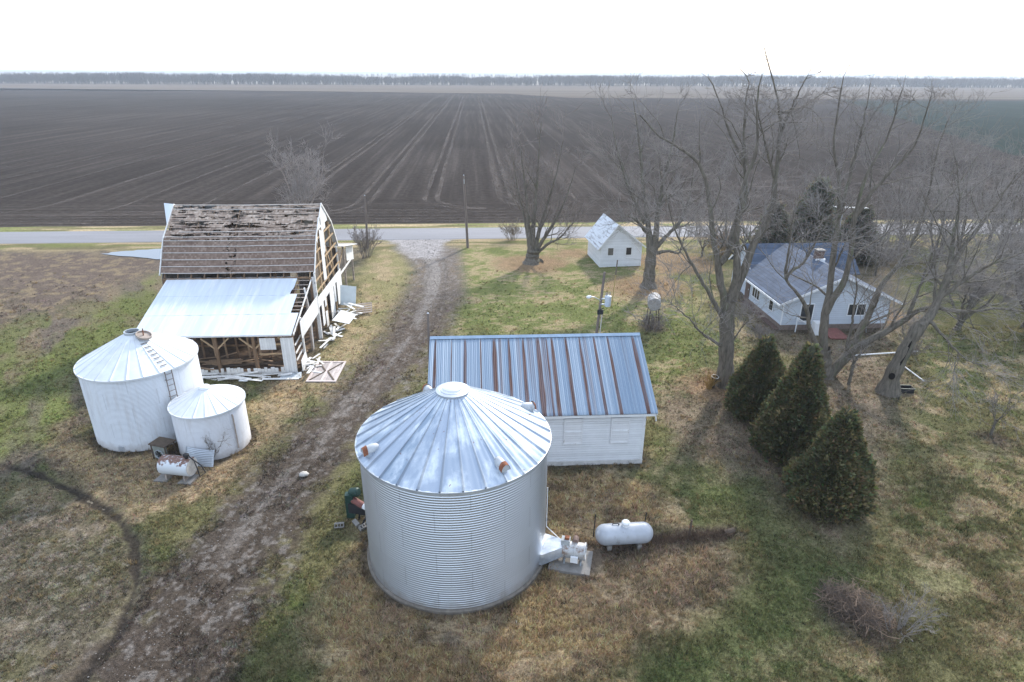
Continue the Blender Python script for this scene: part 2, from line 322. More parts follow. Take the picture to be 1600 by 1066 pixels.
T2 = {
  'trunk': ([(5.69, 62.2, -0.12), (5.74, 62.2, 0.76), (5.79, 62.2, 1.56)], 0.75, 0.60),
  'a': ([(5.52, 62.0, 1.35), (5.3, 62.12, 3.41), (5.15, 62.25, 5.94), (4.74, 62.38, 9.0), (4.35, 62.5, 11.96)], 0.30, 0.05),
  'b': ([(5.73, 62.2, 1.42), (5.79, 62.03, 4.08), (5.97, 61.85, 7.25), (6.13, 61.67, 10.87), (6.29, 61.5, 13.76)], 0.30, 0.05),
  'c': ([(5.99, 62.2, 1.42), (6.42, 62.4, 3.34), (7.15, 62.6, 5.86), (8.04, 62.8, 8.93), (8.58, 63.0, 11.91)], 0.28, 0.05),
  'd': ([(6.13, 62.3, 1.26), (6.97, 61.97, 2.78), (7.91, 61.65, 4.46), (8.86, 61.33, 6.71), (9.62, 61.0, 9.78)], 0.24, 0.05),
  'e': ([(6.27, 62.3, 1.06), (7.19, 61.97, 2.0), (8.42, 61.65, 2.72), (9.29, 61.33, 3.89), (10.15, 61.0, 4.9)], 0.20, 0.04),
  'f': ([(5.4, 62.2, 1.76), (4.94, 62.63, 4.59), (4.17, 63.07, 7.67), (3.68, 63.5, 10.67)], 0.22, 0.05),
}
# ------------------------------------------------------------------ camera, world, sun
cp, sp_ = math.cos(R(23.14)), math.sin(R(23.14)); yw = R(3.4); rl = R(.29)
r0 = Vector((math.cos(yw), -math.sin(yw), 0)); f0 = Vector((math.sin(yw), math.cos(yw), 0))
fwd = f0*cp+Vector((0, 0, -sp_)); u0 = r0.cross(fwd)
rv = r0*math.cos(rl)+u0*math.sin(rl); uv = u0*math.cos(rl)-r0*math.sin(rl)
cam = bpy.data.cameras.new('camera'); co = bpy.data.objects.new('camera', cam); COL.objects.link(co)
mw = Matrix.Identity(4)
for i in range(3):
    mw[i][0] = rv[i]; mw[i][1] = uv[i]; mw[i][2] = -fwd[i]
mw[2][3] = 18.0
co.matrix_world = mw
cam.sensor_width = 36; cam.lens = 36*985/1600; cam.clip_end = 20000; cam.clip_start = .1
SC.camera = co
SUN_EL, SUN_AZ = R(33), R(29)
sd = Vector((math.sin(SUN_AZ)*math.cos(SUN_EL), math.cos(SUN_AZ)*math.cos(SUN_EL), math.sin(SUN_EL)))
sl = bpy.data.lights.new('sun', 'SUN'); sl.energy = 2.7; sl.angle = R(4.0); sl.color = (1, .94, .86)
so = bpy.data.objects.new('sun', sl); COL.objects.link(so); so.rotation_euler = sd.to_track_quat('Z', 'Y').to_euler(); so.location = (40, 60, 60)
w = bpy.data.worlds.new('World'); SC.world = w; w.use_nodes = True
wt = w.node_tree; bg = wt.nodes['Background']
sky = wt.nodes.new('ShaderNodeTexSky'); sky.sky_type = 'NISHITA'; sky.sun_disc = False
sky.sun_elevation = SUN_EL; sky.sun_rotation = SUN_AZ; sky.air_density = 1.0; sky.dust_density = 1.0; sky.ozone_density = 1.0; sky.altitude = 0
mxs = wt.nodes.new('ShaderNodeMix'); mxs.data_type = 'RGBA'; mxs.inputs[0].default_value = .6      # thin white cloud veil over the clear sky
mxs.inputs[7].default_value = (6.5, 7.5, 9.3, 1); wt.links.new(sky.outputs[0], mxs.inputs[6]); wt.links.new(mxs.outputs[2], bg.inputs[0]); bg.inputs[1].default_value = .12
vs = SC.view_settings
SC.display_settings.display_device = 'sRGB'; vs.view_transform = 'Standard'; vs.look = 'None'; vs.gamma = 1; vs.use_curve_mapping = False; vs.exposure = 1.03
SC.cycles.use_denoising = True; SC.cycles.use_adaptive_sampling = False
SC.cycles.max_bounces = 6; SC.cycles.transparent_max_bounces = 12; SC.cycles.volume_bounces = 1
# ------------------------------------------------------------------ ground colours
C = {k: np.array(v) for k, v in dict(green=(.108, .125, .050), green2=(.155, .172, .062), olive=(.15, .138, .066), tan=(.35, .275, .165), dead=(.325, .245, .155),
     dead2=(.44, .325, .175), dirt=(.112, .087, .070), dark=(.05, .042, .035), gravel=(.29, .265, .24), litter=(.225, .178, .13), stub=(.42, .37, .32), grey=(.17, .14, .11), orange=(.30, .205, .125)).items()}
def ground_col(x, y):
    sh = x.shape
    n1 = fbm(x, y, .12, 1); n2 = fbm(x, y, .45, 2); n3 = fbm(x, y, 1.6, 3, 3); n4 = fbm(x*.6, y*1.6, 2.6, 4, 3)
    wob = (n2-.5)*2.4+(n3-.5)*1.3
    c = np.empty(sh+(3,)); c[:] = C['olive']
    def put(m, col):
        nonlocal c
        c = c*(1-m[..., None])+col*m[..., None]
    put(sstep(.42, .60, n1*.6+n2*.4), C['green'])
    put(sstep(.50, .66, n3*.5+n2*.5)*.8, C['tan'])
    def area(poly, soft=1.2, k=1.): return sstep(-soft, soft, polyd(x, y, poly)+wob*k)
    m = area(LAWN, 1.5); put(m, C['green2']*(.75+.55*n2[..., None])); put(m*sstep(.47, .62, n4*.5+n2*.5)*.85, C['tan'])
    m = area(GREENL, 1.5, 1.6); st = fbm((x+y*.55)*.5, (y-x*.4)*.09, 1., 8, 3)
    left = sstep(-10, -14, x)*sstep(24, 28, y); put(left, C['grey']*(.62+.5*n3[..., None])); put(left*sstep(.5, .62, st)*.5, C['tan']*.7); put(left*sstep(.45, .56, fbm(x, y, .22, 88))*.75*sstep(62, 52, y), C['olive']*(.75+.5*n3[..., None]))
    put(m*(.25+.75*sstep(.38, .55, st)), C['green2']*(.7+.5*n2[..., None]))
    put(left*sstep(.48, .58, fbm((x+y*.55)*.3, (y-x*.4)*.1, 1.3, 28, 3))*.8*sstep(60, 50, y), C['green2']*.85)
    m = area(MUD, 2.2, 1.6); put(m*.9, C['dirt']*(.85+.75*n4[..., None])); put(m*sstep(.55, .68, n3)*.6, C['tan']*.8)
    m = area(STUB, 1.5); put(m*.75, C['grey']*(.72+.3*n3[..., None])); put(m*sstep(.5, .62, n2*.5+n1*.5)*.6, C['olive']*.85)
    sp = sstep(.56, .66, vn(x+y*.3, y, 3.1, 41)*.55+vn(x, y, 7.3, 42)*.45)
    put(np.clip(m+.25*sstep(-9, -12, x)*sstep(22, 15, y), 0, 1)*sp*(.1+.5*n2)*.7, C['stub'])
    m = area(GRE, 1.6); put(m*.85, C['green']*(.8+.5*n2[..., None]))
    m = area(TANR, 2.5, 1.6); put(m*sstep(.46, .58, fbm(x*.7+y*.6, y*1.1-x*.5, .9, 9, 4))*.9, C['tan']*1.05); put(m*sstep(.6, .7, n2)*.7, C['green2'])
    m = area(DARKR, 2.5); put(m*.7, C['olive']*.8)
    m = area(LITTER, 1.6); put(m*.85, C['litter']*(.65+.6*n3[..., None]))
    m = area(HSE, 2.); put(m*.75, C['litter']*(.55+.6*n3[..., None]))
    for (px, py, r) in ((15.6, 54, 3.6), (5.7, 62.2, 3.4), (20.5, 61.5, 4.5), (15.3, 34.3, 2.4), (10.5, 66, 2.), (32.8, 46, 2.2), (33, 49.5, 2.)):
        m = sstep(-1.2, 1.2, r-np.hypot(x-px, (y-py)*1.1)+wob); put(m*.9, C['orange']*(.6+.5*n3[..., None]))
    m = area(TANB, 1.2); put(m*.9, C['tan']*(.75+.5*n3[..., None])); put(m*sstep(.5, .6, n2)*.5, C['green2'])
    m = area(BINS, 1.2); put(m*.9, C['dead']*(.6+.7*n3[..., None])); put(m*sstep(.53, .66, n4*.4+n2*.6)*.7, C['dead2'])
    m = area(GRS, .8); put(m*.9, C['green2']*(.7+.5*n3[..., None]))
    m = area(RING, 1.0, .8); put(m*.95, C['dead']*(.72+.62*n3[..., None])); put(m*sstep(.48, .62, n4*.4+n2*.6)*.75, C['dead2'])
    put(m*sstep(.60, .7, fbm(x, y, .5, 77))*.5, C['grey']*.9)
    m = area(GREENB, .9); put(m*.75*sstep(.35, .55, n2), C['green2'])
    S, U = along(x, y, DRIVE); d = lined(x, y, DRIVE)+.55*sstep(40, 52, y); m = sstep(-.9, .9, d+wob*1.25*sstep(60, 40, y))
    st1 = fbm(S*.16, U*5, 1., 131, 4); st2 = fbm(S*.45, U*11, 1., 133, 3)
    put(m*.96, C['dirt']*(.68+.42*sstep(22, 42, y))[..., None]*(.75+.35*n3[..., None]+.45*(st1[..., None]-.35)))
    far = sstep(62, 40, -(-y)) ; up_ = 1-far
    gr = sstep(.42, .62, st1*.55+st2*.25+n3*.2+.20*up_-.34*np.abs(U+.25)-.05-.10*sstep(30, 22, y))
    put(m*np.clip(gr+.35*up_, 0, 1)*(.35+.55*up_), C['gravel']*(.70+.5*n4[..., None]))
    mid = np.exp(-((U+.12)/.16)**2)*sstep(.40, .6, st2*.5+n3*.5)*sstep(18, 24, y); put(mid*m*.6, C['gravel']*(.7+.4*n4[..., None]))
    for uu in (-.52, .38): put(m*np.exp(-((U-uu)/.13)**2)*(.45+.5*st1)*.55*sstep(70, 60, y), C['dark']*1.5)
    put(m*sstep(.50, .62, n2*.6+n3*.4)*sstep(.25, .8, np.abs(U))*.75*sstep(60, 45, y), C['olive']*(.7+.5*n3[..., None])); put(m*sstep(.56, .66, n1*.4+n4*.6)*sstep(.4, .9, np.abs(U))*.6, C['dead']*.6)
    sp2 = sstep(.60, .68, vn(x, y, 6.5, 51)*.6+vn(x, y, 3.1, 52)*.4); put(m*sp2*.45, C['gravel']*.9)
    ap = sstep(-.2, 1.4, lined(x, y, [(-5.2, 66, 2.0), (-6.2, 70, 3.6), (-6.9, 76.5, 6.5)])+wob); put(ap*.85, np.array((.36, .34, .33))*(.75+.5*n4[..., None]))
    rd = lined(x, y, RUT)-.07; put(sstep(-.7, .1, rd+(n3-.5)*1.2)*.3, C['grey']*.6); m = sstep(-.16, .10, rd+(n3-.5)*.45); put(m*.92, C['dark']*.8)
    # strips along the road
    v = sstep(67.8, 70.5, y+wob*.8)*(1-ap)
    put(v*.85*(1-m), C['olive']*(.8+.6*n3[..., None])); put(v*sstep(.46, .56, fbm(x*.1, y*1.2, 1.2, 61, 3)), C['tan']*1.0)
    put(v*sstep(.56, .64, fbm(x*.1, y*1.1, 1.1, 64, 3))*.8, C['green2'])
    # dark rims around the bins, dirt colour against walls
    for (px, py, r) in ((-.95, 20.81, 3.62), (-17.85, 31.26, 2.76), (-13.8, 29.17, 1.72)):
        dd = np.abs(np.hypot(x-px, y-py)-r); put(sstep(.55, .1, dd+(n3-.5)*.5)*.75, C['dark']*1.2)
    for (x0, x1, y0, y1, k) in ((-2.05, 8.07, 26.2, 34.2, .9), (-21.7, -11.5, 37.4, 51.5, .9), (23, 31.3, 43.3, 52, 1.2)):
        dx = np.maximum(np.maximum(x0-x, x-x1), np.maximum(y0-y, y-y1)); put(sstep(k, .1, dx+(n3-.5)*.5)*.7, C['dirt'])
    m = sstep(-.5, .3, lined(x, y, [(4, 19.9, .5), (6.5, 20.3, .6), (8.2, 20.6, .5), (10.7, 20.9, .35)])+(n3-.5)*.8); put(m*.8, C['dirt']*1.05)
    for (px, py, r) in ((4.1, 18.95, .6), (13.8, 16.2, 1.5), (27.7, 27.6, 1.0), (13.4, 44, 1.1)):
        put(sstep(-.4, .5, r-np.hypot(x-px, y-py)+wob*.5)*.8, C['dirt'])
    return np.clip(c, .012, .8)
def ground_z(x, y):
    z = (fbm(x, y, .35, 71)-.5)*.07+(fbm(x, y, 2.2, 72, 3)-.5)*.05
    z = z-.10*sstep(-.25, .25, lined(x, y, RUT))
    z = z-.035*sstep(.2, 1.2, lined(x, y, DRIVE))*sstep(.45, .6, fbm(x*.9, y*.35, 1., 73, 2))
    return z*sstep(71.8, 70.5, y)
def grid_faces(nr, nc):
    i = np.arange(nr-1)[:, None]*nc+np.arange(nc-1)[None]; return np.stack([i, i+1, i+nc+1, i+nc], -1).reshape(-1, 4)
# big ground sheet to the horizon
me = mesh_np('ground', [(-6400, -45, -.12), (6400, -45, -.12), (6400, 6400, -.12), (-6400, 6400, -.12)], [(0, 1, 2, 3)])
struct('ground', me, mat('far_soil', (.13, .11, .08), .95, 0, .3, .02))
# yard
NR, NC = 560, 720
ys = 5*(78.0/5)**np.linspace(0, 1, NR); s = np.linspace(-1, 1, NC)
YY = np.repeat(ys[:, None], NC, 1); XX = s[None]*(YY*1.12+6)+YY*.06
cols = ground_col(XX, YY); zz = ground_z(XX, YY)
me = mesh_np('yard', np.stack([XX, YY, zz], -1).reshape(-1, 3), grid_faces(NR, NC), smooth=True)
add_col(me, cols.reshape(-1, 3)); struct('yard_ground', me, attr_mat('yard_soil_and_turf', fine=(7, 34), amt=.55, bmp=1.))
# verge beyond the road
xs = np.linspace(-260, 260, 1000); ys = np.linspace(77.6, 81.2, 26)
XX, YY = np.meshgrid(xs, ys); n = fbm(XX*.15, YY*1.3, 1., 90, 3); c = C['olive']*(.7+.6*fbm(XX, YY, 1.2, 91)[..., None])
k = sstep(.45, .6, n)[..., None]; c = c*(1-k)+C['tan']*k; k = (sstep(.55, .62, fbm(XX*.12, YY*1.1, 1., 93, 3))*.8)[..., None]; c = c*(1-k)+C['green2']*k
k = sstep(80.2, 81., YY+(n-.5)*1.)[..., None]; c = c*(1-k)+C['dark']*k
me = mesh_np('verge', np.stack([XX, YY, np.full(XX.shape, .012)+.1*sstep(78, 79, YY)*sstep(81.1, 80, YY)*n], -1).reshape(-1, 3), grid_faces(26, 1000), smooth=True)
add_col(me, c.reshape(-1, 3)); struct('grass_verge', me, attr_mat('verge_turf', fine=(4, 20), amt=.35))
# road
b = MB(); n = 60
prof = [(72.4, -.03), (72.7, .05), (75.4, .11), (78.1, .05), (78.4, -.03)]
xs = np.linspace(-300, 300, n)
V = [(x, y+.15*math.sin(x*.02), z) for x in xs for y, z in prof]
b.add(V, [(i*5+j, (i+1)*5+j, (i+1)*5+j+1, i*5+j+1) for i in range(n-1) for j in range(4)])
m, nt, bs = nodes('road_surface')
c = ramp(nt, noise(nt, .6, 6, (.15, 1.2, 1)), [(.3, (.15, .15, .16)), (.7, (.23, .23, .245))])
c = mixc(nt, .5, c, ramp(nt, noise(nt, 14, 4), [(.3, (.13, .13, .135)), (.7, (.25, .25, .26))]))
ln(nt, c, bs.inputs['Base Color']); bs.inputs['Roughness'].default_value = .85
o = b.build('road', m); o['kind'] = 'structure'
# plowed field
m, nt, bs = nodes('plowed_soil')
tc = nd(nt, 'ShaderNodeTexCoord'); sp3 = nd(nt, 'ShaderNodeSeparateXYZ'); ln(nt, tc.outputs['Object'], sp3.inputs[0])
r1 = noise(nt, 1., 6, (.55, .012, 1), .65); r2 = noise(nt, 1., 5, (.012, .8, 1), .65)
head = ramp(nt, math_(nt, 'ADD', math_(nt, 'DIVIDE', math_(nt, 'SUBTRACT', sp3.outputs['Y'], 80.), 40.), math_(nt, 'MULTIPLY', math_(nt, 'SUBTRACT', noise(nt, .08, 3), .5), .25)), [(.3, 0), (.55, 1)])
rr = nd(nt, 'ShaderNodeMix', data_type='FLOAT'); ln(nt, head, rr.inputs[0]); ln(nt, r2, rr.inputs[2]); ln(nt, r1, rr.inputs[3])
c = ramp(nt, rr.outputs[0], [(.30, (.033, .0275, .0240)), (.52, (.047, .0400, .0352)), (.72, (.080, .068, .060))])
big = noise(nt, .012, 5); c = mixc(nt, 1., c, ramp(nt, big, [(.3, .78), (.7, 1.3)]), 'MULTIPLY')
fn = noise(nt, 1.1, 6, (1, 1, 1), .75); c = mixc(nt, 1., c, ramp(nt, fn, [(.3, .6), (.7, 1.35)]), 'MULTIPLY')
ln(nt, c, bs.inputs['Base Color']); bs.inputs['Roughness'].default_value = 1; bs.inputs['Specular IOR Level'].default_value = 0
bump(nt, fn, bs, .7, .12)
M_SOIL = m
struct('plowed_field', mesh_np('plowed_field', [(-1600, 80.6, -.02), (1600, 80.6, -.02), (1600, 660, -.02), (-1600, 660, -.02)], [(0, 1, 2, 3)]), M_SOIL)
# stubble beyond
M_STUB = mat('stubble', (.125, .105, .085), 1, 0, .35, .02, (.25, 3, 1), spec=0)
struct('stubble_field', mesh_np('stubble_field', [(-1800, 655, .0), (-150, 650, .0), (30, 600, 0), (75, 505, 0), (700, 490, 0), (1900, 470, 0), (1900, 1000, .0), (-1800, 1000, .0)], None, [(0, 1, 7), (1, 2, 7), (2, 6, 7), (2, 3, 4), (2, 4, 6), (4, 5, 6)]), M_STUB)
struct('winter_crop_field', mesh_np('winter_crop_field', [(130, 150, .0), (900, 150, .0), (900, 468, .0), (265, 468, .0)], [(0, 1, 2, 3)]), mat('winter_crop', (.030, .040, .034), .95, 0, .25, .3, (.3, .02, 1), spec=0))
struct('field_track', mesh_np('field_track', [(25.5, 100, .01), (28.5, 100, .01), (57, 520, .01), (50, 520, .01)], [(0, 1, 2, 3)]), mat('bare_track_soil', (.055, .047, .041), 1, 0, .4, .4, (1, .1, 1), spec=0))
# wheel tracks: pairs of pale strips with turned ends
def strip(pts, w, z):
    V = []; F = []
    for i, (x, y) in enumerate(pts):
        a = pts[max(i-1, 0)]; bq = pts[min(i+1, len(pts)-1)]; d = np.array((bq[0]-a[0], bq[1]-a[1])); d = d/np.linalg.norm(d)
        nrm = np.array((-d[1], d[0]))*w/2; V += [(x-nrm[0], y-nrm[1], z), (x+nrm[0], y+nrm[1], z)]
    return V, [(2*i, 2*i+1, 2*i+3, 2*i+2) for i in range(len(pts)-1)]
m, nt, bs = nodes('pressed_soil')
ln(nt, ramp(nt, noise(nt, .5, 5, (1, .2, 1)), [(.3, (.085, .073, .064)), (.7, (.16, .138, .122))]), bs.inputs['Base Color']); bs.inputs['Roughness'].default_value = 1; bs.inputs['Specular IOR Level'].default_value = 0
tr = nd(nt, 'ShaderNodeBsdfTransparent'); mx = nd(nt, 'ShaderNodeMixShader')
ln(nt, ramp(nt, noise(nt, .7, 6, (1, .25, 1), .7), [(.36, .15), (.66, .8)]), mx.inputs[0]); ln(nt, tr.outputs[0], mx.inputs[1]); ln(nt, bs.outputs[0], mx.inputs[2])
ln(nt, mx.outputs[0], nt.nodes['Material Output'].inputs[0])
b = MB(); rnd = random.Random(5)
for k, X in enumerate([-95, -83, -71, -60, -49.5, -38.5, -27.5, -16.6, -6.8, 4.6, 14.5, 22.5]):
    strong = X in (-27.5, -16.6, -6.8, 4.6)
    for off in (-.9, .9) if strong else (rnd.choice((-.9, .9)),):
        y0 = rnd.uniform(93, 99); sg = -1 if X < -10 else 1
        pts = [(X+off+sg*(9-.9*sg*off)*1.0*(1-math.cos(t)) , y0-8*math.sin(t)+0*off) for t in (1.5, 1.2, .9, .6, .3)]
        pts += [(X+off+rnd.uniform(-.1, .1), y) for y in (y0, 110, 130, 160, 200, 260, 340, 440, 560)]
        V, F = strip(pts, .75 if strong else .5, .003+.001*(k % 3)); b.add(V, F)
for k in range(5):
    yy = 82.2+k*1.9; V, F = strip([(-200+i*20, yy+rnd.uniform(-.25, .25)) for i in range(22)], .4, .008+.001*k); b.add(V, F)
o = b.build('wheel_tracks', m); o['kind'] = 'structure'
m, nt, bs = nodes('pale_soil_wet_shine')  # pale soil, with the reflection of standing water put into its colour
bs.inputs['Base Color'].default_value = (.095, .082, .074, 1); bs.inputs['Roughness'].default_value = 1; bs.inputs['Specular IOR Level'].default_value = 0
tr = nd(nt, 'ShaderNodeBsdfTransparent'); mx = nd(nt, 'ShaderNodeMixShader')
ln(nt, ramp(nt, noise(nt, .25, 7, (.35, 1, 1), .7), [(.50, 0.), (.6, .9)]), mx.inputs[0]); ln(nt, tr.outputs[0], mx.inputs[1]); ln(nt, bs.outputs[0], mx.inputs[2])
ln(nt, mx.outputs[0], nt.nodes['Material Output'].inputs[0])
struct('pale_soil_streaks', mesh_np('pale_soil', [(45, 104, .016), (140, 100, .016), (150, 122, .016), (50, 120, .016)], [(0, 1, 2, 3)]), m)
# puddle
pud = [(-39.6, 67.3), (-36, 66.2), (-33, 65.1), (-29, 65.0), (-26, 65.6), (-27, 67.6), (-31, 69.0), (-34, 69.2), (-36.5, 68.8), (-38.3, 68.3)]
P2 = []
for i in range(len(pud)):
    a = pud[i]; c_ = pud[(i+1) % len(pud)]
    for t in (0, .33, .66): P2.append((a[0]+(c_[0]-a[0])*t+rnd.uniform(-.25, .25), a[1]+(c_[1]-a[1])*t+rnd.uniform(-.15, .15), .06))
me = bpy.data.meshes.new('puddle'); me.from_pydata(P2, [], [tuple(range(len(P2)))])
mw_, nt, bs = nodes('still_water'); bs.inputs['Base Color'].default_value = (.10, .11, .12, 1); bs.inputs['Roughness'].default_value = .06; bs.inputs['Specular IOR Level'].default_value = .9
struct('puddle', me, mw_)
# haze
b = MB(); b.box(-6500, 6500, -50, 6500, -1.3, 21.6)
hm, nt, bs = nodes('haze'); nt.nodes.remove(bs)
pv = nd(nt, 'ShaderNodeVolumePrincipled'); pv.inputs['Density'].default_value = .00027; pv.inputs['Color'].default_value = (.80, .89, 1, 1); pv.inputs['Anisotropy'].default_value = .2
ln(nt, pv.outputs[0], nt.nodes['Material Output'].inputs['Volume'])
o = b.build('haze', hm); o['kind'] = 'stuff'
# ================================================================== GRAIN BINS
def bin_wall_mat(name, base, white, tiers, sheets, H, stain=(.42, .44, .47)):
    m, nt, b = nodes(name)
    tc = nd(nt, 'ShaderNodeTexCoord'); sp = nd(nt, 'ShaderNodeSeparateXYZ'); ln(nt, tc.outputs['Object'], sp.inputs[0])
    an = math_(nt, 'DIVIDE', math_(nt, 'ADD', math_(nt, 'ARCTAN2', sp.outputs['Y'], sp.outputs['X']), math.pi), 2*math.pi)
    tz = math_(nt, 'FLOOR', math_(nt, 'MULTIPLY', sp.outputs['Z'], tiers/H))
    u = math_(nt, 'ADD', math_(nt, 'MULTIPLY', an, sheets), math_(nt, 'MULTIPLY', tz, .5))
    fu = math_(nt, 'FRACT', u); cell = math_(nt, 'ADD', math_(nt, 'FLOOR', u), math_(nt, 'MULTIPLY', tz, 37.))
    wn = nd(nt, 'ShaderNodeTexWhiteNoise', noise_dimensions='1D'); ln(nt, cell, wn.inputs['W'])
    c = ramp(nt, wn.outputs['Value'], [(0, tuple(x*.97 for x in base)), (1, tuple(min(1, x*1.02) for x in base))])
    c = mixc(nt, ramp(nt, noise(nt, .8, 7, (1, 1, .5), .7), [(.55, 0), (.75, .5)]), c, stain)
    c = mixc(nt, ramp(nt, noise(nt, 1.6, 6, (2, 2, .12), .7), [(.6, 0), (.78, .35)]), c, (.30, .27, .24))
    c = mixc(nt, 1., c, ramp(nt, fu, [(0, .72), (.012, 1), (.988, 1), (1, .8)]), 'MULTIPLY')
    fz = math_(nt, 'FRACT', math_(nt, 'MULTIPLY', sp.outputs['Z'], tiers/H))
    c = mixc(nt, 1., c, ramp(nt, fz, [(0, .82), (.012, 1), (1, 1)]), 'MULTIPLY')
    dz_ = math_(nt, 'ADD', sp.outputs['Z'], math_(nt, 'MULTIPLY', noise(nt, 2.2, 5), -.9))
    c = mixc(nt, ramp(nt, math_(nt, 'ADD', dz_, .5), [(.05, .62), (.55, 0)]), c, (.27, .22, .17))
    if white: c = mixc(nt, math_(nt, 'MULTIPLY', ramp(nt, noise(nt, 5, 6, (1, 1, .10), .75), [(.52, 0), (.72, .45)]), 1.), c, (.40, .36, .32))
    ln(nt, c, b.inputs['Base Color'])
    b.inputs['Roughness'].default_value = .42 if white else .33; b.inputs['Metallic'].default_value = .2 if white else .85
    return m
def corrugated_shell(r, z0, z1, pitch, amp, n=160, per=6):
    k = int(round((z1-z0)/pitch)*per); h = np.linspace(z0, z1, k+1)
    rr = r+amp*np.cos((h-z0)/pitch*2*math.pi); a = np.linspace(0, 2*math.pi, n, endpoint=False)
    V = np.stack([rr[:, None]*np.cos(a), rr[:, None]*np.sin(a), np.repeat(h[:, None], n, 1)], -1).reshape(-1, 3)
    i = np.arange(k)[:, None]*n+np.arange(n)[None]; j = np.arange(k)[:, None]*n+(np.arange(n)[None]+1) % n
    return V, np.stack([i, j, j+n, i+n], -1).reshape(-1, 4)
def cone_roof(r, z0, z1, rt, panels, per=10, flutes=2, fl=.012, ribh=.045, ribw=.035, phase=0.):
    """panelled cone: raised ribs between the panels, fluted sheets"""
    A = []; Hh = []
    dth = 2*math.pi/panels
    for p in range(panels):
        a0 = phase+p*dth; rw = ribw/r
        A += [a0-rw, a0-rw*.55, a0+rw*.55, a0+rw]; Hh += [0, ribh, ribh, 0]
        for k in range(1, per):
            t = k/per; A.append(a0+rw+(dth-2*rw)*t); Hh.append(fl*(.5-.5*math.cos(t*2*math.pi*flutes)))
    A = np.array(A); Hh = np.array(Hh); n = len(A); nr = 9
    V = []
    for i in range(nr):
        t = i/(nr-1); rr = r+(rt-r)*t; z = z0+(z1-z0)*t
        hs = Hh*min(1, .25+.75*(1-t)) 
        V.append(np.stack([rr*np.cos(A), rr*np.sin(A), z+hs], -1))
    V = np.concatenate(V); i = np.arange(nr-1)[:, None]*n+np.arange(n)[None]; j = np.arange(nr-1)[:, None]*n+(np.arange(n)[None]+1) % n
    return V, np.stack([i, j, j+n, i+n], -1).reshape(-1, 4)
# ---- the big bin
BX, BY = -.95, 20.81
t = thing('grain_bin', (BX, BY, 0), 'largest grain bin, bare galvanised corrugated steel with ribbed conical roof, in the foreground', 'grain bin')
L0 = (BX, BY, 0)
def at_bin(V, c): return np.asarray(V)+np.array(c)
MB().lathe([(3.69, -.15), (3.69, .08), (3.66, .12), (3.3, .12)], (BX, BY, 0), 96).build('foundation', mat('stained_concrete', (.17, .15, .125), .95, 0, .35, 4), t)
V, F = corrugated_shell(3.57, .13, 5.30, .1016, .0095, 200, 8)
link('wall', mesh_np('wall', at_bin(V, L0), F, smooth=True), bin_wall_mat('galvanised_bin_wall', (.56, .60, .65), False, 6, 9, 5.3), t)
m, nt, b_ = nodes('galvanised_roof_sheet')
tc = nd(nt, 'ShaderNodeTexCoord'); sp = nd(nt, 'ShaderNodeSeparateXYZ'); ln(nt, tc.outputs['Object'], sp.inputs[0])
an = math_(nt, 'MULTIPLY', math_(nt, 'ADD', math_(nt, 'ARCTAN2', sp.outputs['Y'], sp.outputs['X']), math.pi), 30/2/math.pi)
wn = nd(nt, 'ShaderNodeTexWhiteNoise', noise_dimensions='1D'); ln(nt, math_(nt, 'FLOOR', an), wn.inputs['W'])
rad = math_(nt, 'SQRT', math_(nt, 'ADD', math_(nt, 'POWER', sp.outputs['X'], 2), math_(nt, 'POWER', sp.outputs['Y'], 2)))
cv = nd(nt, 'ShaderNodeCombineXYZ'); ln(nt, math_(nt, 'MULTIPLY', an, 1.1), cv.inputs[0]); ln(nt, math_(nt, 'MULTIPLY', rad, .9), cv.inputs[1])
n1 = nd(nt, 'ShaderNodeTexNoise'); n1.inputs['Scale'].default_value = 1.; n1.inputs['Detail'].default_value = 7; n1.inputs['Roughness'].default_value = .65; ln(nt, cv.outputs[0], n1.inputs['Vector'])
c = ramp(nt, wn.outputs['Value'], [(0, (.28, .35, .43)), (1, (.38, .44, .52))])
f = ramp(nt, n1.outputs['Fac'], [(.44, 0), (.62, 1)])
n2 = noise(nt, .8, 5); f = math_(nt, 'MULTIPLY', f, ramp(nt, n2, [(.36, 0), (.55, 1)]))
c = mixc(nt, f, c, (.62, .68, .73))
fa = math_(nt, 'FRACT', an); c = mixc(nt, 1., c, ramp(nt, fa, [(0, .55), (.05, .62), (.11, 1), (.93, 1), (1, .6)]), 'MULTIPLY')
ru = math_(nt, 'MULTIPLY', ramp(nt, noise(nt, 6, 4), [(.66, 0), (.70, 1)]), ramp(nt, noise(nt, .9, 3), [(.52, 0), (.58, 1)]))
c = mixc(nt, ru, c, (.20, .09, .055)); ln(nt, c, b_.inputs['Base Color'])
ln(nt, math_(nt, 'SUBTRACT', .55, math_(nt, 'MULTIPLY', f, .5), True), b_.inputs['Metallic']); b_.inputs['Roughness'].default_value = .42
V, F = cone_roof(3.68, 5.27, 7.22, .42, 30, fl=.02, ribh=.065, ribw=.045)
link('roof', mesh_np('roof', at_bin(V, L0), F), m, t)
MB().lathe([(3.69, 5.16), (3.70, 5.29), (3.60, 5.30), (3.60, 5.16)], L0, 120, caps=False).build('eave_ring', M_GALV, t)
MB().lathe([(.46, 7.17), (.46, 7.23), (.37, 7.25), (.37, 7.31), (.30, 7.35), (.14, 7.37), (.01, 7.37)], L0, 40).build('roof_cap', M_WHITE, t)
pk = MB()
pk.lathe([(.62, 7.10), (.63, 7.19), (.5, 7.22), (.46, 7.20)], L0, 40, caps=False).build('cap_flashing', M_GALV, t)
M_VENT = mat('vent_metal', (.46, .48, .49), .5, .2, .15, 5, stain=(.30, .16, .10), stain_at=.62, stain_scale=4)
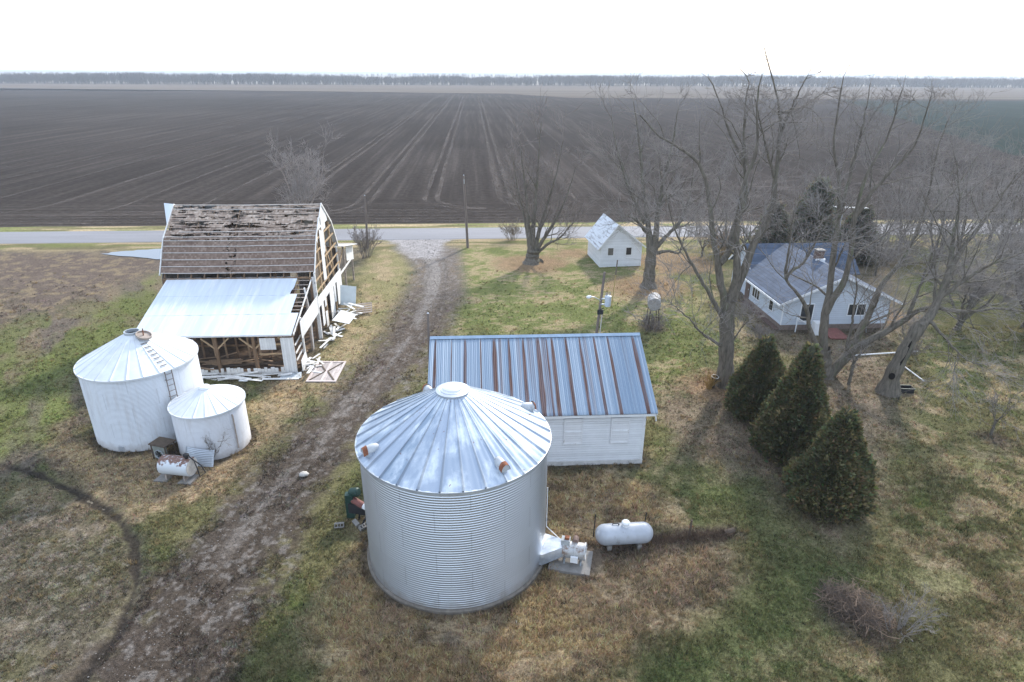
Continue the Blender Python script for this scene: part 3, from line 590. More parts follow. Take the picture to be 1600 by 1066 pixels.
# hooded roof vents
def roof_vent(a, rr, rustc):
    sl_ = math.atan2(7.22-5.27, 3.68-.42); z = 5.27+(3.68-rr)/(3.68-.42)*(7.22-5.27)
    d = Vector((math.cos(a), math.sin(a), 0)); tt = Vector((-d.y, d.x, 0)); up = Vector((0, 0, 1))
    c0 = Vector(L0)+d*rr+up*z
    b = MB(); rv_ = .18; n = 14
    # half-cylinder hood along the slope, closed behind by a quarter dome
    rings = []
    for s_, k in ((-.34, .45), (-.26, .8), (-.14, .97), (0, 1), (.26, 1)):
        rings.append([c0+d*s_+tt*(rv_*k*math.cos(math.pi*i/n))+up*(.06-s_*math.tan(sl_)*.35+(.24)*k*math.sin(math.pi*i/n)) for i in range(n+1)])
    V = [v for r in rings for v in r]; F = []
    for i in range(4):
        for k in range(n): F.append((i*(n+1)+k, i*(n+1)+k+1, (i+1)*(n+1)+k+1, (i+1)*(n+1)+k))
    b.add(V, F)
    b.add([c0+d*.25+tt*(rv_*.97*math.cos(math.pi*i/n))+up*(.0+.24*.97*math.sin(math.pi*i/n)) for i in range(n+1)], [tuple(range(n+1))])
    v = b.build('roof_vent', M_VENT, t, smooth=False); autosmooth(v)
    MB().lathe([(.2, -.12), (.2, .1)], c0, 20).build('collar', M_GALV, v)
    b = MB()
    b.add([c0+d*(.20 if not rustc else .10)+tt*(rv_*1.03*math.cos(math.pi*i/n))*1+up*(.065+.25*math.sin(math.pi*i/n)) for i in range(n+1)]
          + [c0+d*.27+tt*(rv_*1.03*math.cos(math.pi*i/n))+up*(.0+.25*math.sin(math.pi*i/n)) for i in range(n+1)],
          [(i, i+1, n+2+i, n+1+i) for i in range(n)])
    b.build('rusty_rim', M_RUST, v)
for a, rr, rc in ((math.atan2(19.3-BY, -4.0-BX), 3.30, 1), (math.atan2(23.85-BY, -2.15-BX), 3.2, 1), (math.atan2(22.1-BY, 2.0-BX), 3.2, 0), (math.atan2(18.0-BY, .8-BX), 3.2, 1)):
    roof_vent(a, rr, rc)
# rust patches and conduit
cp_ = MB(); a = -.12; cp_.tube([(BX+3.62*math.cos(a), BY+3.62*math.sin(a), 3.0), (BX+3.62*math.cos(a), BY+3.62*math.sin(a), 1.1), (BX+3.8*math.cos(a), BY+3.8*math.sin(a), .9), (3.3, 19.75, .75), (3.75, 19.5, .7)], .018, 6)
cp_.build('power_conduit', M_WHITE, t)
b = MB()
for k in range(9):
    a = -1.2+k*.06; b.box(BX+3.83*math.cos(a)-.06, BX+3.83*math.cos(a)+.06, BY+3.83*math.sin(a)-.05, BY+3.83*math.sin(a)+.05, 0, .06+.02*(k % 3))
M_DULL = mat('dull_grey_steel', (.20, .175, .16), .7, .2, .3, 5)
# ---- left pair, painted pale
M_BINW = bin_wall_mat('pale_painted_bin_wall', (.64, .67, .70), True, 5, 7, 4.1, stain=(.40, .42, .46))
M_BINR = mat('pale_roof_sheet', (.62, .65, .67), .5, .1, .10, 2, stain=(.38, .37, .36), stain_at=.68, stain_scale=3)
t2 = thing('grain_bin', (-17.85, 31.26, 0), 'taller white grain bin in front of the barn, with open roof hatch and side ladder', 'grain bin')
c2 = (-17.85, 31.26, 0)
V, F = corrugated_shell(2.76, 0.02, 4.10, .0675, .009, 140); link('wall', mesh_np('wall', at_bin(V, c2), F, smooth=True), M_BINW, t2)
V, F = cone_roof(2.86, 4.08, 5.45, .36, 24, per=6, flutes=1, fl=.006, ribh=.04, ribw=.03); link('roof', mesh_np('roof', at_bin(V, c2), F), M_BINR, t2)
MB().lathe([(2.87, 4.0), (2.875, 4.1), (2.8, 4.1), (2.8, 4.0)], c2, 100, caps=False).build('eave_ring', M_BINR, t2)
h = MB().lathe([(.38, 5.38), (.38, 5.58), (.33, 5.58), (.33, 5.40), (.01, 5.40)], c2, 28).build('hatch_collar', M_GALV, t2)
MB().lathe([(.31, 5.415), (.01, 5.415)], c2, 28).build('hatch_shade_disc', M_BLACK, t2)  # flat black disc standing in for the shade inside the hatch
lid_c = (-17.18, 31.05, 5.40)
MB().lathe([(.38, -.03), (.38, .07), (.33, .07), (.32, .0), (.01, .0)], lid_c, 28, axis=(.35, -.12, 1)).build('hatch_lid', M_GREYWOOD, t2)
MB().tube([(-17.2, 31.05, 5.4), (-17.17, 31.05, 5.78)], .03, 8).build('lid_handle', M_RUST, t2)
def ring_pt(c, r, a, z): return (c[0]+r*math.cos(a), c[1]+r*math.sin(a), z)
la = -.66; b = MB()
for s_ in (-.06, .06):
    b.beam(ring_pt(c2, 2.9, la+s_, 1.6), ring_pt(c2, 2.9, la+s_, 4.1), .04, .03)
for k in range(8): b.beam(ring_pt(c2, 2.9, la-.06, 1.75+.31*k), ring_pt(c2, 2.9, la+.06, 1.75+.31*k), .025, .025)
for k in (0, 3, 6): b.beam(ring_pt(c2, 2.75, la-.06, 1.75+.31*k), ring_pt(c2, 2.92, la-.06, 1.75+.31*k), .03, .03)
b.build('ladder', M_DULL, t2)
b = MB()
for k in range(7):
    tt_ = .12+.1*k; rr = 2.86+(.36-2.86)*tt_; z = 4.08+(1.37)*tt_+.07
    b.beam(ring_pt(c2, rr, la-.10*2.86/rr*.6, z), ring_pt(c2, rr, la+.10*2.86/rr*.6, z), .04, .03)
b.build('roof_rungs', M_DULL, t2)
MB().box(-18.35, -18.12, 28.47, 28.52, .12, .34).build('clean_out_cover', M_GALV, t2)
t3 = thing('grain_bin', (-13.8, 29.17, 0), 'small low white grain bin, the shortest one, beside a horizontal fuel tank', 'grain bin')
c3 = (-13.8, 29.17, 0)
M_BINW3 = bin_wall_mat('pale_painted_small_wall', (.66, .67, .69), True, 3, 5, 2.5, stain=(.52, .50, .49))
V, F = corrugated_shell(1.72, 0.02, 2.53, .0675, .009, 110); link('wall', mesh_np('wall', at_bin(V, c3), F, smooth=True), M_BINW3, t3)
V, F = cone_roof(1.80, 2.51, 3.25, .25, 20, per=5, flutes=1, fl=.005, ribh=.03, ribw=.025); link('roof', mesh_np('roof', at_bin(V, c3), F), mat('pale_roof_rust_flecked', (.64, .66, .68), .5, .1, .08, 2, stain=(.30, .15, .10), stain_at=.70, stain_scale=9), t3)
MB().lathe([(.29, 3.2), (.29, 3.3), (.22, 3.37), (.01, 3.38)], c3, 24).build('roof_cap', M_WHITE, t3)
MB().lathe([(1.81, 2.44), (1.815, 2.53), (1.75, 2.53), (1.75, 2.44)], c3, 90, caps=False).build('eave_ring', M_BINR, t3)
MB().tube([ring_pt(c3, 1.78, -.55, .25), ring_pt(c3, 1.78, -.55, 2.1), ring_pt(c3, 1.74, -.55, 2.2)], .035, 8).build('drain_pipe', M_GREYWOOD, t3)
# ================================================================== MACHINES AND TANKS BY THE BINS
M_DULL2 = mat('dusty_motor_paint', (.22, .15, .12), .7, .1, .3, 6)
t = thing('drying_fan', (3.7, 19.5, 0), 'galvanised crop drying fan with tapered duct joined to the large bin', 'fan')
d = Vector((4.15-BX, 19.35-BY, 0)).normalized(); tt = Vector((-d.y, d.x, 0)); up = Vector((0, 0, 1)); c0 = Vector((BX, BY, .62))
b = MB(); n = 24; rings = []
for s_, sq in ((3.45, 1), (3.62, 1), (4.35, .0)):
    r_ = []
    for k in range(n):
        a = 2*math.pi*k/n; ca, sa = math.cos(a), math.sin(a); mxx = max(abs(ca), abs(sa))
        x_ = .33*ca*(1-sq)+(.62*ca/mxx*sq); z_ = .33*sa*(1-sq)+(.26*sa/mxx*sq)
        r_.append(c0+d*s_+tt*x_+up*(z_-(.2 if sq else 0)))
    rings += r_
F = [(i*n+k, i*n+(k+1) % n, (i+1)*n+(k+1) % n, (i+1)*n+k) for i in range(2) for k in range(n)]
M_DUCT = mat('galvanised_duct', (.55, .60, .66), .35, .6, .3, 3, stain=(.75, .77, .78), stain_at=.55)
autosmooth(b.add(rings, F).build('transition_duct', M_DUCT, t))
autosmooth(MB().lathe([(.33, 4.35), (.35, 4.36), (.35, 4.4), (.33, 4.41), (.33, 4.8), (.35, 4.81), (.35, 4.85), (.33, 4.86), (.33, 5.18), (.36, 5.19), (.36, 5.25), (.30, 5.26), (.28, 5.18), (.05, 5.16)], c0, 32, axis=tuple(d)).build('housing', mat('fan_housing_paint', (.50, .50, .49), .5, .4, .2, 4, stain=(.24, .17, .13), stain_at=.54, stain_scale=4), t))
bx = MB(); q = c0+d*4.45+up*.40; bx.beam(q-d*.17, q+d*.17, .3, .22); g_ = bx.build('burner_box', mat('grey_box_paint', (.40, .42, .42), .6, 0, .2, 5), t)
bx = MB(); q = c0+d*4.5+up*.56; bx.beam(q-d*.09, q+d*.09, .16, .1); bx.build('valve', M_RUST, t)
autosmooth(MB().lathe([(.10, 0), (.12, .03), (.12, .26), (.09, .3), (.01, .3)], c0+d*4.82+up*.36+tt*.05, 16, axis=tuple(tt)).build('motor', M_DULL2, t))
bx = MB(); q = c0+d*4.85-tt*.40+up*(-.12); bx.beam(q-d*.14, q+d*.14, .1, .26); bx.build('control_box', M_WHITE, t)
for s_ in (4.45, 5.1):
    bx = MB(); q = c0+d*s_+up*(-.43); bx.beam(q-tt*.26, q+tt*.26, .06, .22); bx.build('leg', M_GALV, t)
bx = MB()
for k in range(4):
    a = k*math.pi/4; v_ = tt*math.cos(a)*.29+up*math.sin(a)*.29; q = c0+d*5.27; bx.beam(q-v_, q+v_, .012, .012)
bx.build('intake_guard', M_GALV, t)
b = MB(); q = Vector((BX, BY, .04))+d*4.72; b.beam(q-d*.85, q+d*.78, 1.35, .14)
tag(b.build('concrete_pad', M_CONC, None, tuple(q)), 'flat concrete pad under the crop drying fan', 'concrete pad')
# propane tank
t = thing('propane_tank', (5.85, 20.35, 0), 'white horizontal propane tank with domed valve cover right of the large bin', 'propane tank')
pr_ = [(.01, -1.2)]+[(.43*math.sin(a), -.80-.40*math.cos(a)) for a in np.linspace(.15, math.pi/2, 8)]+[(.432, -.05), (.43, .05)]+[(.43*math.cos(a), .80+.40*math.sin(a)) for a in np.linspace(0, math.pi/2-.15, 8)]+[(.01, 1.2)]
m = mat('tank_paint', (.40, .42, .45), .42, .15, .12, 3, stain=(.22, .20, .19), stain_at=.64, stain_scale=4, stain_stretch=(1, 1, .5))
MB().lathe(pr_, (5.85, 20.35, .62), 40, axis=(1, .03, 0)).build('vessel', m, t, smooth=True)
autosmooth(MB().lathe([(.15, 0), (.15, .14), (.17, .15), (.17, .19), (.13, .24), (.01, .25)], (5.88, 20.35, 1.0), 24).build('valve_cover', M_WHITE, t))
for sx in (-.62, .62):
    b = MB(); b.box(5.85+sx-.09, 5.85+sx+.09, 20.05, 20.65, 0, .24); b.build('support_block', M_CONC, t)
b = MB(); b.tube([(5.35, 20.4, 1.02), (5.35, 20.4, 1.10), (5.6, 20.4, 1.10)], .02, 6); b.tube([(5.6, 20.35, .98), (5.6, 20.35, 1.13)], .025, 6); b.build('fittings', M_BLACK, t)
MB().box(5.60, 5.63, 19.921, 19.935, .80, .83)
# fuel tank by the small bin
t = thing('fuel_tank', (-14.3, 26.1, 0), 'old white fuel tank with rusty top and black hose, lying beside the small bin', 'fuel tank')
cc = Vector((-14.35, 26.15, .68)); ax = Vector((1, -.22, 0)).normalized(); sd_ = Vector((-ax.y, ax.x, 0))
m, nt, bs = nodes('rust_topped_white_paint')
geo = nd(nt, 'ShaderNodeTexCoord'); spz = nd(nt, 'ShaderNodeSeparateXYZ'); ln(nt, geo.outputs['Object'], spz.inputs[0])
f = ramp(nt, math_(nt, 'ADD', math_(nt, 'MULTIPLY', spz.outputs['Z'], .6), math_(nt, 'MULTIPLY', noise(nt, 7, 6), .7)), [(.93, 0), (.98, 1)])
ln(nt, mixc(nt, f, (.58, .61, .63), (.17, .09, .065)), bs.inputs['Base Color']); bs.inputs['Roughness'].default_value = .45
autosmooth(MB().lathe([(.01, -.78), (.44, -.78), (.46, -.76), (.46, .70), (.44, .72), (.01, .72)], cc, 36, axis=tuple(ax)).build('vessel', m, t))
b = MB(); b.lathe([(.40, .722), (.40, .735), (.01, .735)], cc, 30, axis=tuple(ax)); b.build('end_plate', mat('cream_dusty_paint', (.55, .52, .47), .7, 0, .2, 4, stain=(.3, .2, .14), stain_at=.6), t)
pc = cc+ax*.55+Vector((0, 0, .46))
b = MB(); b.lathe([(.07, 0), (.07, .1), (.13, .11), (.13, .22), (.08, .26), (.01, .26)], pc, 14); b.build('pump', M_BLACK, t)
b = MB(); q = cc+ax*.80
b.tube([pc+Vector((.1, 0, .15)), q+sd_*.0+Vector((.12, -.05, .35)), q+Vector((.22, -.1, -.1)), q+Vector((.30, -.2, -.42)), q+Vector((.45, .1, -.40)), q+Vector((.25, .25, -.1)), q+Vector((.05, .1, .3)), pc+Vector((.0, .05, .2))], .025, 8); b.build('hose', M_BLACK, t)
for s_ in (-.5, .45):
    b = MB(); q = cc+ax*s_+Vector((0, 0, -.50)); b.beam(q-sd_*.35, q+sd_*.35, .09, .30); b.build('cradle', M_GREYWOOD, t)
for s_, n_ in ((-.72, 'left'), (.52, 'right')):
    q = cc+ax*s_-sd_*.15; b = MB(); e1 = ax*.32; e2 = sd_*.40
    b.slab([(q-e1-e2).xy.to_3d()+Vector((0, 0, .07)), (q+e1-e2*.8).xy.to_3d()+Vector((0, 0, .06)), (q+e1*.8+e2).xy.to_3d()+Vector((0, 0, .07)), (q-e1*.9+e2).xy.to_3d()+Vector((0, 0, .07))], .1)
    tag(b.build('concrete_slab', M_CONC, None, tuple(q.xy.to_3d())), 'grey concrete slab under the %s of the old fuel tank' % ('hose end' if n_ == 'right' else 'closed plain end'), 'slab', 'slabs under the fuel tank')
# leaning corrugated sheet behind the fuel tank
b = MB(); nA, nB = 14, 40; V = []
for i in range(nB+1):
    v_ = i/nB
    for j in range(nA+1):
        u_ = j/nA; x_ = -14.65+1.55*u_; y_ = 27.30-.42*u_+.30*math.sin(math.pi*u_)*-.3; z_ = .02+.80*v_
        V.append((x_+.1*v_, y_+.30*v_+.014*math.cos(v_*nB/4*2*math.pi), z_))
b.add(V, [(i*(nA+1)+j, i*(nA+1)+j+1, (i+1)*(nA+1)+j+1, (i+1)*(nA+1)+j) for i in range(nB) for j in range(nA)])
o = b.build('corrugated_sheet', M_GALV, None, (-14, 27.2, 0), smooth=True); md = o.modifiers.new('thick', 'SOLIDIFY'); md.thickness = .006
tag(o, 'curved corrugated steel sheet leaning between the small bin and the fuel tank', 'metal sheet')
# old fan unit between the bins
t = thing('fan_unit', (-15.9, 28.05, 0), 'square weathered grey fan box with round blower face between the two white bins', 'fan')
th = R(-20); e1 = Vector((math.cos(th), math.sin(th), 0)); e2 = Vector((-e1.y, e1.x, 0)); c0 = Vector((-15.85, 27.95, 0))
M_GG = mat('grey_green_metal', (.27, .29, .26), .6, .2, .25, 4, stain=(.2, .15, .11), stain_at=.6)
b = MB()
for x_ in (-.42, .42):
    b.beam(c0+e1*x_+e2*-.3, c0+e1*x_*1+e2*-.3+Vector((0, 0, .9)), .05, .05); b.beam(c0+e1*x_+e2*.3, c0+e1*x_+e2*.3+Vector((0, 0, .9)), .05, .05)
b.box; q = c0+Vector((0, 0, .88)); b.beam(q-e1*.5, q+e1*.5, .75, .05); b.build('frame', M_DARKWOOD, t)
b = MB(); q = c0+e2*-.22+Vector((0, 0, .45)); b.beam(q-e1*.36, q+e1*.36, .14, .78); b.build('face_panel', M_GG, t)
fr = c0+e2*-.30+Vector((.02, 0, .36))
b = MB(); b.lathe([(.25, 0), (.27, .02), (.27, .06), (.23, .06), (.22, .02)], fr, 24, axis=tuple(-e2), caps=False); b.build('fan_ring', M_GALV, t)
b = MB()
for k in range(6):
    a = k*math.pi/3; b.beam(fr-e2*.03, fr-e2*.03+e1*.2*math.cos(a)+Vector((0, 0, .2*math.sin(a))), .07, .015)
b.lathe([(.06, 0), (.06, .06), (.01, .07)], fr-e2*.02, 12, axis=tuple(-e2)); b.build('fan_blades', M_BLACK, t)
# unload auger left of the big bin
t = thing('unloading_auger', (-5.3, 22.6, 0), 'dark green auger motor head with red collar and white tube running into the large bin', 'auger')
p0 = Vector((-5.55, 22.75, .95)); p1 = Vector((-4.1, 22.0, .5)); dd = (p1-p0).normalized()
MB().tube([p0+dd*.55, p1], .13, 16).build('tube', M_WHITE, t, smooth=False)
MB().tube([p0-dd*.05, p0+dd*.6], .15, 16).build('collar', M_RED, t)
b = MB(); b.lathe([(.02, -.2), (.17, -.2), (.2, -.15), (.2, .18), (.15, .24), (.02, .25)], p0+Vector((.12, .05, .33)), 18, axis=(.8, -.35, .25)); autosmooth(b.build('motor', M_DKGREEN, t))
b = MB(); b.beam(p0+Vector((-.1, 0, -.9)), p0+Vector((-.1, 0, .3)), .34, .3); b.build('drive_guard', M_DKGREEN, t)
b = MB(); b.beam(p0+Vector((-.15, -.1, -.35)), p0+Vector((.75, -.35, -.35)), .12, .5); b.build('belt_shield', M_BLACK, t)
b = MB(); b.beam((-5.1, 22.2, .05), (-4.8, 22.5, .45), .06, .06); b.beam((-5.3, 22.55, -.02), (-5.2, 22.6, .7), .07, .07); b.build('prop_legs', M_BLACK, t)
def cinder(c, th, tilt, label):
    e1 = Vector((math.cos(th), math.sin(th), 0)); e2 = Vector((-e1.y, e1.x, 0)); e3 = Vector((0, 0, 1))
    Mx = Matrix.Rotation(tilt, 3, e1); e2 = Mx @ e2; e3 = Mx @ e3; c = Vector(c); b = MB()
    for y_ in (-.08, .08): b.beam(c+e2*y_-e1*.2, c+e2*y_+e1*.2, .04, .19, up=e3)
    for x_ in (-.18, -.06, .06, .18): b.beam(c+e1*x_-e2*.06, c+e1*x_+e2*.06, .035, .19, up=e3)
    tag(b.build('concrete_block', M_CONC, None, tuple(c)), label, 'concrete block', 'concrete blocks near the auger')
cinder((-6.05, 22.1, .12), .1, 1.1, 'grey hollow concrete block lying alone on the grass left of the auger')
cinder((-5.0, 21.95, .10), .75, .3, 'hollow concrete block close to the foot of the large bin')
cinder((-5.35, 22.2, .08), 2.2, 1.3, 'half sunk concrete block right under the auger motor')
# rock on the driveway
def rock(c, r, label, m, sq=.55):
    b = MB(); n = 10; V = []; 
    for i in range(6):
        ph = math.pi*i/5
        for k in range(n):
            a = 2*math.pi*k/n; q = r*(1+.25*(random.random()-.5)); V.append((c[0]+q*1.25*math.sin(ph)*math.cos(a), c[1]+q*math.sin(ph)*math.sin(a), c[2]+q*sq*math.cos(ph)))
    b.add(V, [(i*n+k, i*n+(k+1) % n, (i+1)*n+(k+1) % n, (i+1)*n+k) for i in range(5) for k in range(n)])
    tag(b.build('rock', m, None, c, smooth=True), label, 'rock')
rock((-8.5, 26.0, .08), .2, 'pale rock sitting in the middle of the muddy driveway', mat('pale_stone', (.42, .40, .37), .9, 0, .2, 6))
# ================================================================== METAL ROOFED SHED
t = thing('shed', (3, 30.2, 0), 'white board shed behind the large bin with rust striped blue metal roof', 'shed')
SX0, SX1, SY0, SY1, SE, SR, RY = -2.05, 8.07, 26.2, 34.2, 3.02, 5.22, 30.2
M_LAP = siding_mat('white_lap_siding', (.74, .76, .78), .13, 'Z', .06, stain=(.45, .43, .40), stain_at=.68)
b = MB(); b.box(SX0, SX1, SY0, SY1, .25, SE)
for X in (SX0, SX1):
    pass
b.add([(SX0, SY0, SE), (SX0, SY1, SE), (SX0, RY, SR), (SX1, SY0, SE), (SX1, SY1, SE), (SX1, RY, SR)], [(0, 2, 1), (3, 4, 5)])
b.build('wall', M_LAP, t)
b = MB(); b.box(SX0-.03, SX1+.03, SY0-.03, SY1+.03, -.1, .25); b.build('base_board', mat('chalky_base', (.55, .54, .52), .8, 0, .2, 3, stain=(.25, .2, .16), stain_at=.6), t)
# corrugated roof with rust stripes
rx0, rx1 = -2.45, 8.52
rust = [(135, 10), (218, 4), (287, 12), (367, 6), (438, 16), (513, 10), (588, 12), (665, 20), (710, 8), (738, 14), (812, 13), (885, 11), (962, 11), (1035, 12), (1168, 14)]
rust = [(rx0+(x-105)/1110*11., w_/101/2) for x, w_ in rust]
def roof_side(sgn):
    nx, ny = 900, 26; xs = np.linspace(rx0, rx1, nx); v = np.linspace(0, 1, ny); XX, VV = np.meshgrid(xs, v)
    ey = (25.78 if sgn < 0 else 34.62); Y = RY+(ey-RY)*VV; Z = 5.36+(3.08-5.36)*VV
    Z = Z+.016*np.cos(XX/.0915*2*math.pi)+.03*np.exp(-((np.mod(XX-rx0, .73)-.36)/.03)**2)*.6-.02*np.sin(VV*math.pi)*vn(XX, VV*2, .6, 5)
    rr = np.zeros_like(XX)
    for x_, w_ in rust:
        ww = w_*(.85+.3*vn(VV*4, XX*0+x_, 1., 6)*1.)*(.85+.5*sstep(.05, .3, VV)); rr = np.maximum(rr, sstep(ww*1.35, ww*.7, np.abs(XX-x_-.03*(vn(VV*6, XX*0, 1., int(x_*10+30))-.5)*.4)))
    rr = rr*sstep(.015, .06, VV)*(.75+.35*vn(XX*9, VV*5, 1., 9))
    rr = np.maximum(rr, .6*sstep(.62, .8, vn(XX*7, VV*.35, 1., 12)*.6+vn(XX*16, VV*.5, 1., 13)*.4)*sstep(.3, .8, vn(XX, VV*.5, .9, 14)))
    rr = np.maximum(rr, .5*sstep(.45, .9, VV)*np.exp(-((XX-1.05)/.35)**2)*vn(XX*12, VV*8, 1., 15))
    blue = np.array((.20, .275, .36)); blue2 = np.array((.30, .37, .45)); c = blue+(blue2-blue)*(vn(XX/.73, VV*0, 1., 20)*.5+fbm(XX*4, VV*.8, 1., 21)*.5)[..., None]
    k = (.5*sstep(.50, .7, fbm(XX*9, VV*.3, 1., 23)))[..., None]; c = c*(1-k)+np.array((.42, .49, .55))*k; k = (.55*sstep(.72, .9, np.cos(XX/.183*2*math.pi)))[..., None]; c = c*(1-k)+np.array((.13, .19, .27))*k
    rc = np.array((.118, .064, .051))*(.7+.7*fbm(XX*6, VV*6, 1., 25))[..., None]
    r3 = np.clip(rr, 0, 1)[..., None]; c = c*(1-r3)+rc*r3
    F = grid_faces(ny, nx) if sgn > 0 else grid_faces(ny, nx)[:, ::-1]
    me = mesh_np('roof', np.stack([XX, Y, Z], -1).reshape(-1, 3), F, smooth=True); add_col(me, c.reshape(-1, 3)); return me
m, nt, bs = nodes('rust_striped_roof_sheet'); a_ = nd(nt, 'ShaderNodeAttribute', attribute_name='Col'); ln(nt, a_.outputs['Color'], bs.inputs['Base Color'])
sc_ = nd(nt, 'ShaderNodeSeparateColor'); ln(nt, a_.outputs['Color'], sc_.inputs[0])
ln(nt, ramp(nt, math_(nt, 'SUBTRACT', sc_.outputs[2], sc_.outputs[0]), [(.0, .9), (.1, .45)]), bs.inputs['Roughness']); ln(nt, ramp(nt, math_(nt, 'SUBTRACT', sc_.outputs[2], sc_.outputs[0]), [(.0, 0.), (.1, .35)]), bs.inputs['Metallic'])
for sg in (-1, 1):
    o = link('roof_panel', roof_side(sg), m, t); md = o.modifiers.new('thick', 'SOLIDIFY'); md.thickness = .02; md.offset = -1
M_BLUE = mat('blue_grey_trim', (.27, .36, .46), .5, .3, .15, 3)
b = MB(); b.slab([(rx0, RY-.16, 5.32), (rx1, RY-.16, 5.32), (rx1, RY, 5.42), (rx0, RY, 5.42)], .01); b.slab([(rx0, RY, 5.42), (rx1, RY, 5.42), (rx1, RY+.16, 5.32), (rx0, RY+.16, 5.32)], .01); b.build('ridge_cap', M_BLUE, t)
for X in (rx0+.02, rx1-.04):
    b = MB(); b.beam((X, 25.8, 2.98), (X, RY, 5.27), .03, .13); b.beam((X, RY, 5.27), (X, 34.6, 2.98), .03, .13); b.build('barge_board', M_WHITE, t)
for y_ in (25.86, 34.54):
    b = MB(); b.box(rx0+.05, rx1-.07, y_-.02, y_+.02, 2.9, 3.02); b.build('fascia', M_WHITE, t)
M_TRIMW = mat('door_trim_white', (.70, .71, .72), .6, 0, .08, 3, stain=(.4, .37, .34), stain_at=.62, stain_scale=4)
for xc in (4.55, 6.85):
    d = MB(); d.box(xc-.46, xc+.46, SY0-.05, SY0-.004, 1.25, 2.68); d = d.build('shutter', siding_mat('shutter_boards', (.74, .75, .76), .13, 'Z', .06), t)
    f = MB()
    for x_ in (-.46, .40): f.box(xc+x_, xc+x_+.06, SY0-.075, SY0-.05, 1.25, 2.68)
    for z_ in (1.25, 1.92, 2.62): f.box(xc-.40, xc+.40, SY0-.075, SY0-.05, z_, z_+.06)
    f.build('frame', M_TRIMW, d)
for x_ in (SX0, SX1-.1):
    b = MB(); b.box(x_-.012, x_+.112, SY0-.025, SY0-.002, .26, SE-.14); b.build('corner_board', M_TRIMW, t)
b = MB(); b.tube([(8.2, 25.95, 2.95), (8.45, 25.9, 2.85), (8.5, 25.92, 2.6)], .035, 8); b.build('bent_gutter_end', M_WHITE, t)
# post left of the shed
t = thing('post', (-2.9, 35.5, 0), 'thin grey post standing at the back left corner of the rusty roofed shed', 'post')
MB().tube([(-3.0, 35.5, -.1), (-2.93, 35.5, 4.7)], [.09, .07], 10).build('pole', M_POLE, t); MB().box(-2.99, -2.87, 35.44, 35.56, 4.68, 4.72).build('cap', M_GALV, t)
# ================================================================== BARN
t = thing('barn', (-16.6, 44.5, 0), 'big derelict gambrel roofed barn with open white framed gable end and pale metal lean-to roof', 'barn')
XL, XR = -21.7, -11.5
E0, B0, RG, B1, E1 = (43.0, 4.75), (44.65, 7.1), (47.25, 9.0), (49.85, 7.1), (51.5, 4.75)
M_SH, nt, bs = nodes('rotting_wood_shingles')
tc = nd(nt, 'ShaderNodeTexCoord'); sp = nd(nt, 'ShaderNodeSeparateXYZ'); ln(nt, tc.outputs['Object'], sp.inputs[0])
rowv = math_(nt, 'DIVIDE', sp.outputs['Z'], .115); fr = math_(nt, 'FRACT', rowv); fl = math_(nt, 'FLOOR', rowv)
cxy = nd(nt, 'ShaderNodeCombineXYZ'); ln(nt, math_(nt, 'FLOOR', math_(nt, 'MULTIPLY', math_(nt, 'ADD', sp.outputs['X'], math_(nt, 'MULTIPLY', fl, .37)), 8.)), cxy.inputs[0]); ln(nt, fl, cxy.inputs[1])
wn = nd(nt, 'ShaderNodeTexWhiteNoise', noise_dimensions='2D'); ln(nt, cxy.outputs[0], wn.inputs['Vector'])
n1 = noise(nt, .7, 6); 
c = ramp(nt, wn.outputs['Value'], [(0, (.22, .165, .125)), (.6, (.29, .225, .175)), (1, (.38, .315, .255))])
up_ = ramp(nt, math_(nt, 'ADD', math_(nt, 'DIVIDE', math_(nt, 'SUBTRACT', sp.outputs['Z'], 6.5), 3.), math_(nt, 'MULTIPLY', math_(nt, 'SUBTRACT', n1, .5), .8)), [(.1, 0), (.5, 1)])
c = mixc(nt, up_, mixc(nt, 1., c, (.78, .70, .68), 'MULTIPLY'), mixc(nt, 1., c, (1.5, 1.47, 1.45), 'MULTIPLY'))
c = mixc(nt, ramp(nt, noise(nt, 1.5, 6, (.5, 1, 1)), [(.55, 0), (.7, .7)]), c, (.10, .062, .052))
c = mixc(nt, 1., c, ramp(nt, fr, [(0, .55), (.2, 1)]), 'MULTIPLY')
ln(nt, c, bs.inputs['Base Color']); bs.inputs['Roughness'].default_value = .95; bump(nt, math_(nt, 'ADD', wn.outputs['Value'], fr), bs, .6, .03)
hn = noise(nt, 1., 5, (.9, .5, 6.5), .62)
thr = ramp(nt, math_(nt, 'DIVIDE', math_(nt, 'SUBTRACT', sp.outputs['Z'], 0.), 10.), [(.47, .50), (.53, .68), (.70, .68), (.73, .55), (.9, .545)])
hole = math_(nt, 'GREATER_THAN', hn, thr)
h2 = math_(nt, 'GREATER_THAN', noise(nt, 1., 4, (.45, .3, 11), .55), ramp(nt, math_(nt, 'DIVIDE', sp.outputs['Z'], 10.), [(.50, .58), (.54, .72), (.69, .72), (.72, .60), (.9, .585)])); hole = math_(nt, 'MAXIMUM', hole, h2)
dn = math_(nt, 'GREATER_THAN', noise(nt, 1., 3, (1.6, .01, .01), .6), .52)
for zb in (7.14, 7.40, 8.01, 8.35, 8.66):
    nz = math_(nt, 'LESS_THAN', math_(nt, 'ABSOLUTE', math_(nt, 'SUBTRACT', sp.outputs['Z'], math_(nt, 'ADD', zb-.09, math_(nt, 'MULTIPLY', math_(nt, 'SUBTRACT', n1, .5), .12)))), .035)
    hole = math_(nt, 'MAXIMUM', hole, math_(nt, 'MULTIPLY', nz, dn))
gx = math_(nt, 'LESS_THAN', math_(nt, 'ABSOLUTE', math_(nt, 'ADD', sp.outputs['X'], .52)), .36)
